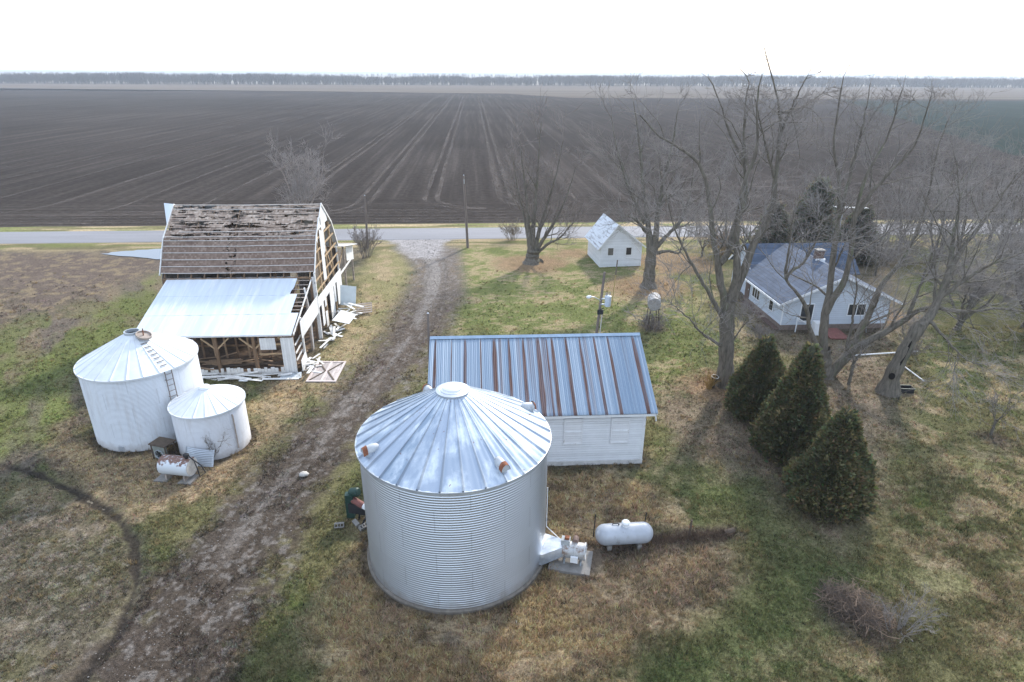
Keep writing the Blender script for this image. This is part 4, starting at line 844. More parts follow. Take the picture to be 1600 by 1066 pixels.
gz = math_(nt, 'GREATER_THAN', noise(nt, 3.2, 3, (1, 1, 2)), .56); hole = math_(nt, 'MAXIMUM', hole, math_(nt, 'MULTIPLY', gx, gz))
tr = nd(nt, 'ShaderNodeBsdfTransparent'); mx = nd(nt, 'ShaderNodeMixShader'); ln(nt, hole, mx.inputs[0]); ln(nt, bs.outputs[0], mx.inputs[1]); ln(nt, tr.outputs[0], mx.inputs[2]); ln(nt, mx.outputs[0], nt.nodes['Material Output'].inputs[0])
def slope(b, p, q, x0, x1, nx=60, ny=10, sag=.05):
    xs = np.linspace(x0, x1, nx); V = []
    for j in range(ny):
        v = j/(ny-1)
        for x in xs: V.append((x, p[0]+(q[0]-p[0])*v, p[1]+(q[1]-p[1])*v-sag*(float(vn(x, v*3, .8, 31))-.3)-.03*math.sin((x+21.7)/10.2*math.pi)))
    b.add(V, [(j*nx+i, j*nx+i+1, (j+1)*nx+i+1, (j+1)*nx+i) for j in range(ny-1) for i in range(nx-1)])
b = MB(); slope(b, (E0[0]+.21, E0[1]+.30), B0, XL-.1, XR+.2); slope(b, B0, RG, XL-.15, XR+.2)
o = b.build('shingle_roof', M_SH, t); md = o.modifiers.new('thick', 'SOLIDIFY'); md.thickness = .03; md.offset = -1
M_SHEET = mat('pale_roof_metal', (.60, .65, .69), .5, .25, .10, 1., (3, .25, .25), stain=(.74, .76, .78), stain_at=.55, stain_scale=.6)
b = MB(); slope(b, RG, B1, XL-.3, XR+.2, 40, 6, .02); slope(b, B1, (E1[0], E1[1]), XL-.3, XR+.2, 40, 6, .02)
o = b.build('metal_roof', M_SHEET, t); md = o.modifiers.new('thick', 'SOLIDIFY'); md.thickness = .02; md.offset = -1
# hay hood over the left gable
b = MB(); tip = (XL-.8, RG[0]+.05, RG[1]+.1)
b.slab([tip, (XL-.1, RG[0]+.02, RG[1]+.02), (XL-.1, B0[0]+.9, B0[1]+.62)], .03); b.slab([tip, (XL-.1, B1[0]-.6, B1[1]+.45), (XL-.1, RG[0]+.02, RG[1]+.02)], .03); b.build('hay_hood', M_SHEET, t)
M_BATTEN = mat('pale_batten_wood', (.56, .52, .48), .85, 0, .2, 4)
def on(p, q, v, off=.03):
    dy, dz = q[0]-p[0], q[1]-p[1]; L_ = math.hypot(dy, dz); return (p[0]+dy*v-dz/L_*off, p[1]+dz*v+dy/L_*off)
for (p, q, vs_) in ((E0, B0, (.13, .30, .475, .65, .82, .96)), (B0, RG, (.06, .20, .52, .70, .86, .985))):
    for k, v in enumerate(vs_):
        y, z = on(p, q, v, .045); x0, x1 = XL-.05, XR+.15
        if p is B0 and k in (2, 3): x0, x1 = (XL+.1, XL+2.6+k) if k == 2 else (XL+6., XR+.1)
        if p is B0 and k == 1: x0 = XL+.8
        zz_ = lambda x: z-.05*(float(vn(x, v*3, .8, 31))-.3)-.03*math.sin((x+21.7)/10.2*math.pi)
        b = MB(); n = 8
        for i in range(n):
            a = x0+(x1-x0)*i/n; c_ = x0+(x1-x0)*(i+1)/n; b.beam((a, y, zz_(a)), (c_+.004, y, zz_(c_)), .06, .035)
        b.build('batten', M_GREYWOOD if (p is B0 and k in (2, 3)) else M_BATTEN, t)
for X in (XL-.12, XR+.21):
    b = MB(); b.beam((X, E0[0]+.1, E0[1]+.18), (X, B0[0], B0[1]+.02), .05, .14); b.beam((X, B0[0], B0[1]+.02), (X, RG[0], RG[1]+.02), .05, .14); b.beam((X, RG[0], RG[1]+.02), (X, B1[0], B1[1]+.02), .05, .14); b.beam((X, B1[0], B1[1]+.02), (X, E1[0], E1[1]), .05, .14)
    b.build('rake_board', M_WOODW, t)
for i in range(12):
    X = XL+.15+i*(XR-XL-.3)/11; b = MB()
    for p, q in ((E0, B0), (B0, RG), (RG, B1), (B1, E1)):
        a = on(p, q, 0, -.12); c_ = on(p, q, 1, -.12); b.beam((X, a[0], a[1]), (X, c_[0], c_[1]), .05, .13)
    b.beam((X, B0[0]+.3, B0[1]-.1), (X, B1[0]-.3, B1[1]-.1), .05, .14)
    b.build('rafter', M_TIMBER if i < 11 else M_TIMBERY, t)
# frame: posts, plates, girts
def post(x, y, z0, z1, m=M_TIMBER, w_=.18): MB().box(x-w_/2, x+w_/2, y-w_/2, y+w_/2, z0, z1).build('post', m, t)
for X in np.linspace(XL+.15, XR-.1, 9):
    post(X, 43.05, 0, 4.62, M_TIMBER, .17)
for X in np.linspace(XL+.15, XR-.1, 6):
    post(X, 51.4, 0, 4.62, M_DARKWOOD)
for X in (XL+3.4, XL+6.8):
    for Y in (45.8, 48.7): post(X, Y, 0, 7., M_TIMBER, .2)
for y_, z_ in ((43.05, 4.66), (51.4, 4.66), (45.8, 7.02), (48.7, 7.02), (43.05, 2.5)):
    b = MB(); b.beam((XL+.05, y_, z_), (XR-.15, y_, z_), .16, .12); b.build('plate', M_TIMBER, t)
# gable end facing the drive
def zroof(y):
    pts = [E0, B0, RG, B1, E1]
    for p, q in zip(pts[:-1], pts[1:]):
        if p[0] <= y <= q[0]: return p[1]+(q[1]-p[1])*(y-p[0])/(q[0]-p[0])
    return 4.6
for Y, m_ in ((43.1, M_WOODW), (45.2, M_TIMBERY), (46.1, M_TIMBERY), (47.6, M_TIMBERY), (49.4, M_TIMBERY), (51.4, M_WOODW)):
    post(XR+.03, Y, 0, zroof(Y)-.2, m_, .13)
def ys_at(z):
    r_ = [E0, B0, RG]; 
    for p, q in zip(r_[:-1], r_[1:]):
        if p[1] <= z <= q[1]: y = p[0]+(q[0]-p[0])*(z-p[1])/(q[1]-p[1]); return y, 94.5-y
    return 43.05, 51.5
for z_ in (3.45, 4.25, 5.15, 6.1, 6.9):
    a, c_ = ys_at(z_); b = MB(); b.beam((XR+.13, a+.1, z_), (XR+.13, c_-.1, z_), .05, .12); b.build('girt', M_TIMBERY, t)
b = MB(); b.beam((XR+.0, 45.2, 3.4), (XR+.0, 47.3, 6.3), .06, .14); b.beam((XR+.0, 49.3, 3.4), (XR+.0, 47.6, 6.), .06, .14); b.build('brace', M_TIMBERY, t)
M_VB = siding_mat('white_vertical_boards', (.80, .80, .78), .16, 'XY', .08, stain=(.42, .38, .33), stain_at=.66)
XS = XR+.175
def panel(pts, name='siding', m_=M_VB, xs=XS, th=.022):
    MB().slab([(xs, y, z) for y, z in pts], th).build(name, m_, t)
# apex boards with the loft hole, and the strip hanging from them
panel([(45.25, 7.45), (46.35, 7.45), (46.35, 8.25), (45.95, 8.25)]); panel([(46.35, 7.45), (46.62, 7.45), (46.62, 7.62), (46.35, 7.62)]); 
panel([(46.35, 8.28), (46.62, 8.28), (46.62, 8.47), (46.35, 8.32)]); panel([(46.62, 7.1), (47.9, 7.1), (47.9, 8.45), (47.25, 8.92), (46.62, 8.47)])
panel([(47.9, 7.5), (48.7, 7.5), (48.5, 8.0), (47.9, 8.45)])
panel([(45.75, 3.6), (46.62, 3.5), (46.74, 7.1), (45.85, 7.45)])
panel([(46.75, 5.4), (47.15, 5.5), (47.15, 7.1), (46.75, 7.1)])
panel([(44.75, 6.95), (45.1, 6.6), (45.3, 7.42), (44.9, 7.3)])
# white band over the doors and the boards left below it
panel([(38.3, 2.05), (43.2, 2.05), (43.2, 3.3), (38.3, 3.2)])
panel([(43.2, 2.3), (51.5, 2.3), (51.5, 2.85), (43.2, 3.1)])
panel([(46.9, .1), (48.3, 0), (48.3, 2.3), (46.9, 2.3)]); panel([(48.5, .9), (49.1, .8), (49.1, 2.3), (48.5, 2.3)]); panel([(49.6, .3), (51.5, 0), (51.5, 2.3), (49.6, 2.3)])
panel([(44.1, .6), (44.75, .6), (44.75, 2.3), (44.1, 2.3)]); panel([(45.1, .1), (45.7, .1), (45.7, 1.25), (45.1, 1.4)]); panel([(45.2, 1.7), (45.7, 1.7), (45.7, 2.3), (45.2, 2.3)])
panel([(37.5, 0), (39.0, 0), (38.7, 1.0), (37.5, .85)])
b = MB(); b.box(XR+.1, XR+.2, 43.15, 43.3, 0, 5.0); b.build('door_jamb', M_WOODW, t)
MB().box(XR-.15, XR+.0, 43.2, 46.2, .0, .04)
# left gable and rear wall
M_OLD = siding_mat('grey_barn_boards', (.34, .31, .28), .2, 'XY', .2, stain=(.12, .10, .08), stain_at=.55, rough=.9)
for y0 in np.arange(43.0, 51.4, .62):
    y1 = min(y0+.6, 51.45); MB().slab([(XL, y1, 0), (XL, y0, 0), (XL, y0, min(zroof(max(y0, 43.02)), 9)-.1), (XL, y1, zroof(y1)-.1)], .025).build('board_panel', M_OLD, t)
for k in range(15):
    if k in (4, 9, 12): continue
    x0 = XL+.05+k*.675; MB().box(x0, x0+.66, 51.5, 51.525, 0, 4.6).build('board_panel', M_OLD, t)
# loft floor, dirt floor
b = MB(); b.box(XL+.1, XL+6.2, 43.3, 51.3, 2.95, 3.02); b.build('loft_floor', M_DARKWOOD, t)
b = MB(); nx, ny = 40, 24; V = [(XL+.1+(XR-XL-.3)*i/(nx-1), 38.0+13.2*j/(ny-1), .05+.16*float(vn(i, j, .35, 55))) for j in range(ny) for i in range(nx)]
b.add(V, [(j*nx+i, j*nx+i+1, (j+1)*nx+i+1, (j+1)*nx+i) for j in range(ny-1) for i in range(nx-1)]); b.build('dirt_floor', mat('barn_dirt_and_straw', (.10, .065, .042), .95, 0, .5, 3, stain=(.20, .14, .085), stain_at=.58), t)
# lean-to
def zl(y): return 2.82+(y-37.15)/(43.12-37.15)*(4.70-2.82)
for k, (y0, y1, xr) in enumerate(((37.12, 39.25, -11.62), (39.15, 41.2, -12.12), (41.1, 43.14, -12.48))):
    b = MB(); dz = .010*k; nx = 160; V = []
    for j in range(6):
        y = y0+(y1-y0)*j/5
        for i in range(nx):
            u = i/(nx-1); x = -21.35+(xr+21.35)*u
            if k == 2 and u > .985 and j < 2: x -= .12
            V.append((x, y, zl(y)+dz+.004*math.cos(u*nx*.5)+.012*(float(vn(x*.6, y, 1., 77))-.5)))
    b.add(V, [(j*nx+i, j*nx+i+1, (j+1)*nx+i+1, (j+1)*nx+i) for j in range(5) for i in range(nx-1)])
    o = b.build('lean_to_sheet', M_SHEET, t); md = o.modifiers.new('thick', 'SOLIDIFY'); md.thickness = .008; md.offset = -1
for k in range(13):
    X = -21.2+k*(9.65/12); b = MB(); b.beam((X, 37.3, zl(37.3)-.14), (X, 43.0, zl(43)-.14), .05, .13); b.build('rafter', M_TIMBER if k < 12 else M_WOODW, t)
for y_ in (39.6, 40.0, 40.4, 40.9, 41.3, 41.8, 42.3, 42.8):
    b = MB(); b.beam((-12.9, y_, zl(y_)-.045), (-11.45-.2*random.random(), y_, zl(y_)-.045), .10, .025); b.build('purlin', M_GREYWOOD, t)
for X in (-21.2, -19.0, -16.5, -14.15, -11.75):
    MB().box(X-.09, X+.09, 37.42, 37.6, 0, zl(37.5)-.32).build('post', M_TIMBER, t)
    for sg in (-1, 1):
        if (X < -21 and sg < 0) or (X > -12 and sg > 0): continue
        b = MB(); b.beam((X+sg*.05, 37.5, 1.75), (X+sg*.85, 37.5, 2.5), .08, .09); b.build('brace', M_TIMBERY, t)
b = MB(); b.box(-21.3, -11.6, 37.42, 37.58, zl(37.5)-.31, zl(37.5)-.13); b.build('eave_beam', M_GREYWOOD, t)
b = MB(); b.box(-21.35, -11.65, 37.16, 37.19, 2.70, 2.79); b.build('fascia', M_WHITE, t)
MB().box(-21.3, -12.3, 37.40, 37.56, -.05, .14).build('sill_beam', M_WOODW, t)
for x0, x1, z0, z1 in ((-13.72, -12.75, 1.72, 2.52), (-18.3, -17.75, 2.1, 2.52), (-12.42, -11.62, .0, 2.52)):
    b = MB(); b.box(x0, x1, 37.33, 37.36, z0, z1); b.build('siding', M_VB, t)
rb = random.Random(3); x = -20.9
while x < -12.5:
    w_ = rb.uniform(.16, .24)
    if rb.random() > .16:
        h_ = rb.uniform(.36, .50); MB().hexa([(x, 37.345, .0), (x+w_, 37.345, 0), (x+w_, 37.37, 0), (x, 37.37, 0), (x, 37.345+.02, h_), (x+w_, 37.345+.02, h_+rb.uniform(-.04, .04)), (x+w_, 37.39, h_), (x, 37.39, h_)]).build('skirt_board', M_WOODW, t)
    x += w_+.02+(.15 if rb.random() < .15 else 0)
for z_ in (1.35, 2.0): 
    b = MB(); b.beam((-13.9, 37.52, z_), (-11.8, 37.52, z_), .05, .09); b.build('girt', M_TIMBERY, t)
for z_ in (.85, 1.35, 1.9):
    b = MB(); b.beam((XR-.12, 37.55, z_), (XR-.12, 39.0, z_+.1), .05, .1); b.build('girt', M_WOODW, t)
for Y, m_ in ((39.05, M_WOODW), (41., M_GREYWOOD)): MB().box(XR-.06, XR+.06, Y-.06, Y+.06, 0, zl(Y)-.2).build('post', m_, t)
MB().tube([(-11.55, 41.3, 0), (-11.5, 41.4, 2.6), (-11.62, 41.3, 4.5)], [.09, .08, .06], 8).build('leaning_post', M_WOODW, t)
M_STUD = mat('stall_stud_wood', (.34, .235, .15), .85, 0, .3, 4)
for k in range(12):
    X = -20.6+k*.745; MB().beam((X, 39.75, 0), (X+rb.uniform(-.05, .05), 39.75, zl(39.7)-.16), .11, .09).build('stud', M_STUD if k % 3 else M_TIMBER, t)
for z_ in (1.0, 2.3):
    b = MB(); b.beam((-20.8, 39.82, z_), (-12.2, 39.82, z_), .05, .12); b.build('stall_rail', M_TIMBER, t)
for Y0, z0 in ((37.8, .16), (38.15, .22), (38.6, .24), (39.0, .2), (39.35, .26)):
    b = MB(); b.beam((-20.5+rb.uniform(0, 3), Y0, z0), (-13.5+rb.uniform(-.5, 1.), Y0+rb.uniform(-.5, .5), z0+.05), .2, .10); b.build('floor_beam', M_TIMBER if rb.random() < .4 else M_DARKWOOD, t)
b = MB()
for k in range(26):
    q = Vector((rb.uniform(-20, -12.6), rb.uniform(38, 39.5), rb.uniform(.2, .4))); a = rb.uniform(-.6, .6); L_ = rb.uniform(.8, 2.4); d = Vector((math.cos(a), math.sin(a), rb.uniform(-.05, .12)))
    b.beam(q, q+d*L_, .14, .03)
b.build('inside_rubble', M_STUD, t)
# rear lean-to
b = MB(); b.slab([(-15.5, 51.6, 4.72), (-10.95, 51.6, 4.72), (-10.95, 57.9, 3.30), (-15.5, 57.9, 3.30)], .05); b.build('rear_roof', M_WOODW, t)
for Y, z_ in ((53.8, 4.1), (57.3, 3.3)):
    for X in (-11.45, -15.2): MB().box(X-.07, X+.07, Y-.07, Y+.07, -.05, z_).build('post', M_GREYWOOD, t)
panel([(54.6, 3.98), (54.6, 2.6), (57.7, 1.9), (57.7, 3.26)], xs=-11.36); 
b = MB(); b.beam((-11.4, 51.5, 2.3), (-11.4, 57.5, 2.2), .06, .16); b.build('girt', M_WOODW, t)
b = MB(); b.beam((-11.45, 51.5, 2.9), (-11.45, 53.8, 3.9), .07, .1); b.build('brace', M_TIMBERY, t)
# ---- fallen door and loose boards
dd_ = [Vector((-10.8, 36.02, .06)), Vector((-8.92, 35.93, .05)), Vector((-8.88, 38.96, .07)), Vector((-10.7, 38.94, .06))]
t = thing('barn_door', (-9.8, 37.4, .05), 'weathered wooden barn door with cross brace lying flat beside the driveway', 'barn door')
e1 = (dd_[1]-dd_[0]).normalized(); e2 = (dd_[3]-dd_[0]).normalized(); O_ = dd_[0]; W_, H_ = 1.88, 3.0
M_DOOR = siding_mat('silvery_door_boards', (.50, .44, .41), .19, 'X', .18, stain=(.3, .25, .22), stain_at=.6, rough=.85, saw=False)
MB().slab([O_, O_+e1*W_, O_+e1*W_+e2*H_, O_+e2*H_], .03).build('boards', M_DOOR, t)
b = MB(); u_ = Vector((0, 0, .02))
for p, q in (((0, .07), (W_, .07)), ((0, H_-.07), (W_, H_-.07)), ((.07, .14), (.07, H_-.14)), ((W_-.07, .14), (W_-.07, H_-.14)), ((W_/2, .14), (W_/2, H_-.14))):
    b.beam(O_+e1*p[0]+e2*p[1]+u_, O_+e1*q[0]+e2*q[1]+u_, .14, .03)
b.build('frame', mat('pinkish_grey_wood', (.55, .47, .44), .85, 0, .15, 5), t)
b = MB(); b.beam(O_+e1*.14+e2*.14+u_*1.2, O_+e1*(W_/2-.07)+e2*(H_/2)+u_*1.2, .1, .025); b.beam(O_+e1*.14+e2*(H_-.14)+u_*1.2, O_+e1*(W_/2-.07)+e2*(H_/2)+u_*1.2, .1, .025)
b.beam(O_+e1*(W_-.14)+e2*.14+u_*1.2, O_+e1*(W_/2+.07)+e2*(H_/2)+u_*1.2, .1, .025); b.beam(O_+e1*(W_-.14)+e2*(H_-.14)+u_*1.2, O_+e1*(W_/2+.07)+e2*(H_/2)+u_*1.2, .1, .025); b.build('brace', M_DARKWOOD, t)
def boards(n, cx, cy, sx, sy, zmax, label, group, Lr=(.6, 2.), m_=M_WOODW, sd=0, a0=0, ar=1.6):
    r_ = random.Random(sd)
    for k in range(n):
        L_ = r_.uniform(*Lr); a = a0+r_.uniform(-ar, ar); q = Vector((cx+r_.gauss(0, sx), cy+r_.gauss(0, sy), .04+zmax*r_.random()**1.6)); ti = r_.uniform(-.18, .18)
        d = Vector((math.cos(a)*math.cos(ti), math.sin(a)*math.cos(ti), math.sin(ti)))
        if q.z-abs(d.z)*L_/2 < .0: q.z = abs(d.z)*L_/2+.02
        b = MB(); b.beam(q-d*L_/2, q+d*L_/2, r_.uniform(.10, .2), .025, up=(r_.uniform(-.3, .3), r_.uniform(-.3, .3), 1))
        tag(b.build('board', m_, None, tuple(q)), label, 'board', group)
boards(16, -10.85, 38.3, .28, .7, .4, 'splintered white board in the heap at the front corner of the barn', 'splintered boards at the barn corner', (.4, 1.1), sd=1)
boards(16, -10.65, 43.5, .3, .9, .45, 'broken white board in the tangle below the gable doorway', 'broken boards below the gable doorway', (.6, 1.6), sd=2, a0=.3)
boards(22, -10.35, 47.6, .35, .9, .7, 'broken white board in the long heap along the gable wall', 'broken boards along the gable wall', (.7, 1.9), sd=3, a0=.4)
boards(26, -16.2, 36.85, 2.6, .28, .12, 'loose grey white board strewn along the front of the lean-to', 'boards strewn before the lean-to', (.6, 2.4), sd=4, a0=0, ar=.35)
def flat_panel(pts, m_, label, th=.03):
    c_ = sum((Vector(p) for p in pts), Vector())/len(pts); tag(MB().slab(pts, th).build('panel', m_, None, tuple(c_)), label, 'panel')
flat_panel([(-10.9, 44.9, .75), (-9.6, 44.6, .55), (-9.3, 45.9, .75), (-10.5, 46.3, 1.0)], M_WHITE, 'square white panel propped on the board heap by the gable doorway')
flat_panel([(-11.15, 49.3, .4), (-9.9, 49.1, .3), (-9.75, 49.4, 1.9), (-11.05, 49.6, 2.0)], mat('pale_blue_panel', (.62, .70, .74), .5, 0, .08, 2), 'pale blue panel leaning on the far end of the barn gable')
t = thing('pallet', (-9.1, 48.6, .3), 'slatted wooden pallet tilted on the boards beside the barn gable', 'pallet')
c0 = Vector((-9.1, 48.5, .38)); e1 = Vector((.95, .15, .05)); e2 = Vector((-.15, .95, .28)).normalized()
for k in range(5):
    b = MB(); q = c0+e2*(-.6+.3*k); b.beam(q-e1*.65, q+e1*.65, .16, .025, up=(0, -.3, 1)); b.build('slat', M_GREYWOOD, t)
b = MB()
for s_ in (-.6, 0, .6): q = c0+e1*s_-Vector((0, 0, .06)); b.beam(q-e2*.68, q+e2*.68, .06, .08)
b.build('runners', M_GREYWOOD, t)
flat_panel([(-15.0, 36.25, .10), (-14.45, 36.2, .10), (-14.42, 36.6, .12), (-15.0, 36.65, .12)], M_WHITE, 'small white square panel lying before the lean-to skirt')
t = tag(MB().slab([(-12.6, 36.5, .06), (-11.2, 36.6, .06), (-11.35, 37.25, .16), (-12.5, 37.1, .12)], .02).build('louvre_panel', siding_mat('grey_slats', (.5, .54, .56), .11, 'XY', .2, rough=.7, depth=1.), None, (-12, 36.9, .1)), 'grey slatted panel lying at the foot of the barn corner', 'panel')
# ================================================================== WHITE OUTBUILDING
t = thing('outbuilding', (14.4, 63, 0), 'small white outbuilding near the road with two dark windows and steep roof', 'outbuilding')
th = R(4.5)
def W(u, v, z): return (12.35+u*math.cos(th)-v*math.sin(th), 60.4+u*math.sin(th)+v*math.cos(th), z)
WL, DL, EH = 4.25, 5.0, 2.2
AP = (1.6, 4.3)
M_LAP2 = siding_mat('white_painted_siding', (.76, .78, .80), .14, 'Z', .06, stain=(.5, .48, .45), stain_at=.7)
b = MB(); g0 = [W(0, 0, -.1), W(WL, 0, -.1), W(WL, 0, EH), W(AP[0], 0, AP[1]-.12), W(0, 0, EH)]; g1 = [W(0, DL, -.1), W(WL, DL, -.1), W(WL, DL, EH), W(AP[0], DL, AP[1]-.12), W(0, DL, EH)]
b.add(g0+g1, [(0, 1, 2, 3, 4), (9, 8, 7, 6, 5), (0, 5, 6, 1), (1, 6, 7, 2), (4, 9, 5, 0)]); b.build('wall', M_LAP2, t)
MR = mat('streaked_white_roof', (.62, .65, .68), .5, .1, .10, 3, (.2, .2, 3), stain=(.25, .24, .25), stain_at=.56, stain_scale=2.2, stain_stretch=(.25, .25, 2.6))
for (u0, z0, nm) in ((-.35, 1.85, 'l'), (WL+.3, 1.98, 'r')):
    b = MB(); pts = [W(u0, -.3, z0), W(AP[0], -.3, AP[1]), W(AP[0], DL+.3, AP[1]), W(u0, DL+.3, z0)]
    if nm == 'r': pts = [pts[1], pts[0], pts[3], pts[2]]
    b.slab([pts[0], pts[3], pts[2], pts[1]] if True else pts, -.05); b.build('roof_panel', MR, t)
b = MB(); b.beam(W(AP[0], -.31, AP[1]-.02), W(WL+.3, -.31, 1.96), .04, .12); b.beam(W(-.35, -.31, 1.83), W(AP[0], -.31, AP[1]-.02), .04, .12); b.build('barge_board', M_WHITE, t)
for u0, u1, gm in ((.75, 1.30, 0), (2.62, 3.15, 1)):
    f = MB(); 
    for a, c_, z0, z1 in ((u0-.06, u0, 1.15, 2.0), (u1, u1+.06, 1.15, 2.0), (u0, u1, 1.15, 1.21), (u0, u1, 1.94, 2.0)): f.hexa([W(a, -.04, z0), W(c_, -.04, z0), W(c_, -.003, z0), W(a, -.003, z0), W(a, -.04, z1), W(c_, -.04, z1), W(c_, -.003, z1), W(a, -.003, z1)])
    f = f.build('window', M_WHITE, t)
    MB().hexa([W(u0, -.02, 1.21), W(u1, -.02, 1.21), W(u1, -.004, 1.21), W(u0, -.004, 1.21), W(u0, -.02, 1.94), W(u1, -.02, 1.94), W(u1, -.004, 1.94), W(u0, -.004, 1.94)]).build('pane', M_GLASS if gm else mat('boarded_pane', (.14, .13, .11), .8, 0, .3, 4), f)
# ================================================================== HOUSE
t = thing('house', (27.3, 46.5, 0), 'pale blue farmhouse with slate coloured shingle roof and brick chimney among the bare trees', 'house')
HX0, HX1, HY0, HY1, HE, HR, HRX = 22.95, 31.2, 43.2, 50.3, 2.35, 4.32, 27.05
M_HS = siding_mat('pale_blue_lap_siding', (.58, .64, .71), .16, 'Z', .05, rough=.6)
M_HR = siding_mat('slate_blue_shingles', (.10, .128, .18), .12, 'Z', .25, rough=.9, depth=.4)
M_BRICK = mat('red_brown_brick', (.14, .095, .08), .9, 0, .35, 9)
M_BASE = mat('brown_foundation', (.20, .155, .13), .9, 0, .3, 5)
b = MB(); b.box(HX0, HX1, HY0, HY1, .42, HE); zt = HE+.0
b.add([(HX0, HY0, HE), (HX1, HY0, HE), (HRX, HY0, HR-.12), (HX0, HY1, HE), (HX1, HY1, HE), (HRX, HY1, HR-.12)], [(0, 1, 2), (3, 5, 4)])
b.build('wall', M_HS, t)
b = MB(); b.box(HX0+.03, HX1-.03, HY0+.03, HY1-.03, -.1, .42); b.build('foundation', M_BASE, t)
BX0, BX1, BY0, BY1, BRY = 23.6, 32.3, HY1+.003, 54.7, 52.5
b = MB(); b.box(BX0, BX1, BY0, BY1, -.1, HE); b.add([(BX0, BY0, HE), (BX0, BY1, HE), (BX0, BRY, HR-.12), (BX1, BY0, HE), (BX1, BY1, HE), (BX1, BRY, HR-.12)], [(0, 2, 1), (3, 4, 5)]); b.build('wall', M_HS, t)
def rp(pts, th_=.07, nm='roof', m_=M_HR): return MB().slab(pts, th_).build(nm, m_, t)
ye = HY0-.5
lx, rx = HX0-.5, HX1+.5; le = HE-.12
rp([(lx, ye, le), (HRX, ye, HR), (HRX, BRY-.15, HR), (lx, BY0+.4, le)][::-1])
rp([(HRX, ye, HR), (rx, ye, le), (rx, BY0+.4, le), (HRX, BRY-.15, HR)][::-1])
rp([(BX0-.35, BY0-.45, le+.01), (BX1+.4, BY0-.45, le+.01), (BX1+.4, BRY, HR+.03), (BX0-.35, BRY, HR+.03)])
rp([(BX0-.35, BRY, HR+.03), (BX1+.4, BRY, HR+.03), (BX1+.4, BY1+.45, le), (BX0-.35, BY1+.45, le)])
M_TW = mat('house_trim_white', (.78, .80, .82), .5, 0, .05, 3)
b = MB(); b.beam((lx, ye-.02, le-.03), (HRX, ye-.02, HR-.03), .04, .17); b.beam((HRX, ye-.02, HR-.03), (rx, ye-.02, le-.03), .04, .17); b.build('rake_board', M_TW, t)
b = MB(); b.box(lx-.10, lx-.0, ye, BY0, le-.14, le-.0); b.build('gutter', M_TW, t)
b = MB(); b.box(rx+.0, rx+.10, ye, BY0, le-.14, le-.0); b.build('gutter', M_TW, t)
for y0 in (BY0-.4,):
    b = MB(); b.beam((BX0-.37, y0, le-.03), (BX0-.37, BRY, HR), .04, .15); b.beam((BX0-.37, BRY, HR), (BX0-.37, BY1+.4, le-.03), .04, .15); b.build('rake_board', M_TW, t)
b = MB(); b.slab([(HRX-.16, ye, HR-.05+.02), (HRX, ye, HR+.03), (HRX, BRY-.6, HR+.03), (HRX-.16, BRY-.6, HR-.05+.02)][::-1], .01); b.slab([(HRX, ye, HR+.03), (HRX+.16, ye, HR-.03), (HRX+.16, BRY-.6, HR-.03), (HRX, BRY-.6, HR+.03)][::-1], .01); b.build('ridge_cap', mat('pale_ridge_cap', (.45, .48, .52), .6, 0, .15, 3), t)
ch = MB(); ch.box(27.0, 27.55, 47.1, 47.65, HR-.4, HR+.75); ch = ch.build('chimney', M_BRICK, t)
b = MB(); b.box(26.94, 27.61, 47.04, 47.71, HR+.75, HR+.83); b.build('cap', M_CONC, ch)
b = MB(); b.slab([(26.6, 46.95, HR-.12), (27.75, 46.95, HR-.12), (27.75, 47.8, HR-.08), (26.6, 47.8, HR-.08)], .02)
b = MB(); b.box(26.9, 27.65, 46.98, 47.09, HR-.25, HR+.14); b.build('flashing', M_TW, ch)
def hwin(face, a0, a1, z0, z1, mull=1):
    f = MB(); w_ = .07
    def P_(a, d, z): return (a, HY0-d, z) if face == 'f' else (HX0-d, a, z)
    def bx_(m_, a, c_, z0_, z1_, d0, d1): m_.hexa([P_(a, d1, z0_), P_(c_, d1, z0_), P_(c_, d0, z0_), P_(a, d0, z0_), P_(a, d1, z1_), P_(c_, d1, z1_), P_(c_, d0, z1_), P_(a, d0, z1_)])
    bx_(f, a0-w_, a0, z0-w_, z1+w_, .003, .05); bx_(f, a1, a1+w_, z0-w_, z1+w_, .003, .05); bx_(f, a0, a1, z0-w_, z0, .003, .05); bx_(f, a0, a1, z1, z1+w_, .003, .05)
    for k in range(mull):
        a = a0+(a1-a0)*(k+1)/(mull+1); bx_(f, a-.03, a+.03, z0, z1, .003, .045)
    f = f.build('window', M_TW, t); p = MB(); bx_(p, a0, a1, z0, z1, .004, .025); p.build('pane', M_GLASS, f)
hwin('f', 24.35, 25.25, .75, 2.05, 0); hwin('f', 28.0, 29.3, 1.15, 2.0, 1)
hwin('l', 44.8, 45.4, .95, 1.9, 0); hwin('l', 47.3, 48.6, .95, 1.95, 2)
d = MB(); d.box(HX0-.06, HX0-.004, 49.2, 50.0, .3, 2.15); d = d.build('door', mat('brown_door', (.14, .10, .085), .6, 0, .2, 4), t); MB().box(HX0-.1, HX0-.06, 49.3, 49.36, 1.15, 1.27).build('handle', M_GALV, d)
b = MB(); b.box(HX0-.42, HX0-.02, 43.2, 49.6, -.05, .10); b.build('brick_edging', M_BRICK, t)
b = MB(); b.box(HX0-.02, HX0+.05, HY0-.02, HY0+.05, .42, HE-.2); b.build('corner_trim', M_TW, t)
tag(MB().slab([(25.9, 41.2, .10), (27.3, 41.1, .10), (27.1, 42.6, .34), (25.8, 42.7, .34)], .08).build('ramp', M_RED, None, (26.5, 41.9, .2)), 'faded red wooden ramp on the ground in front of the house', 'ramp')
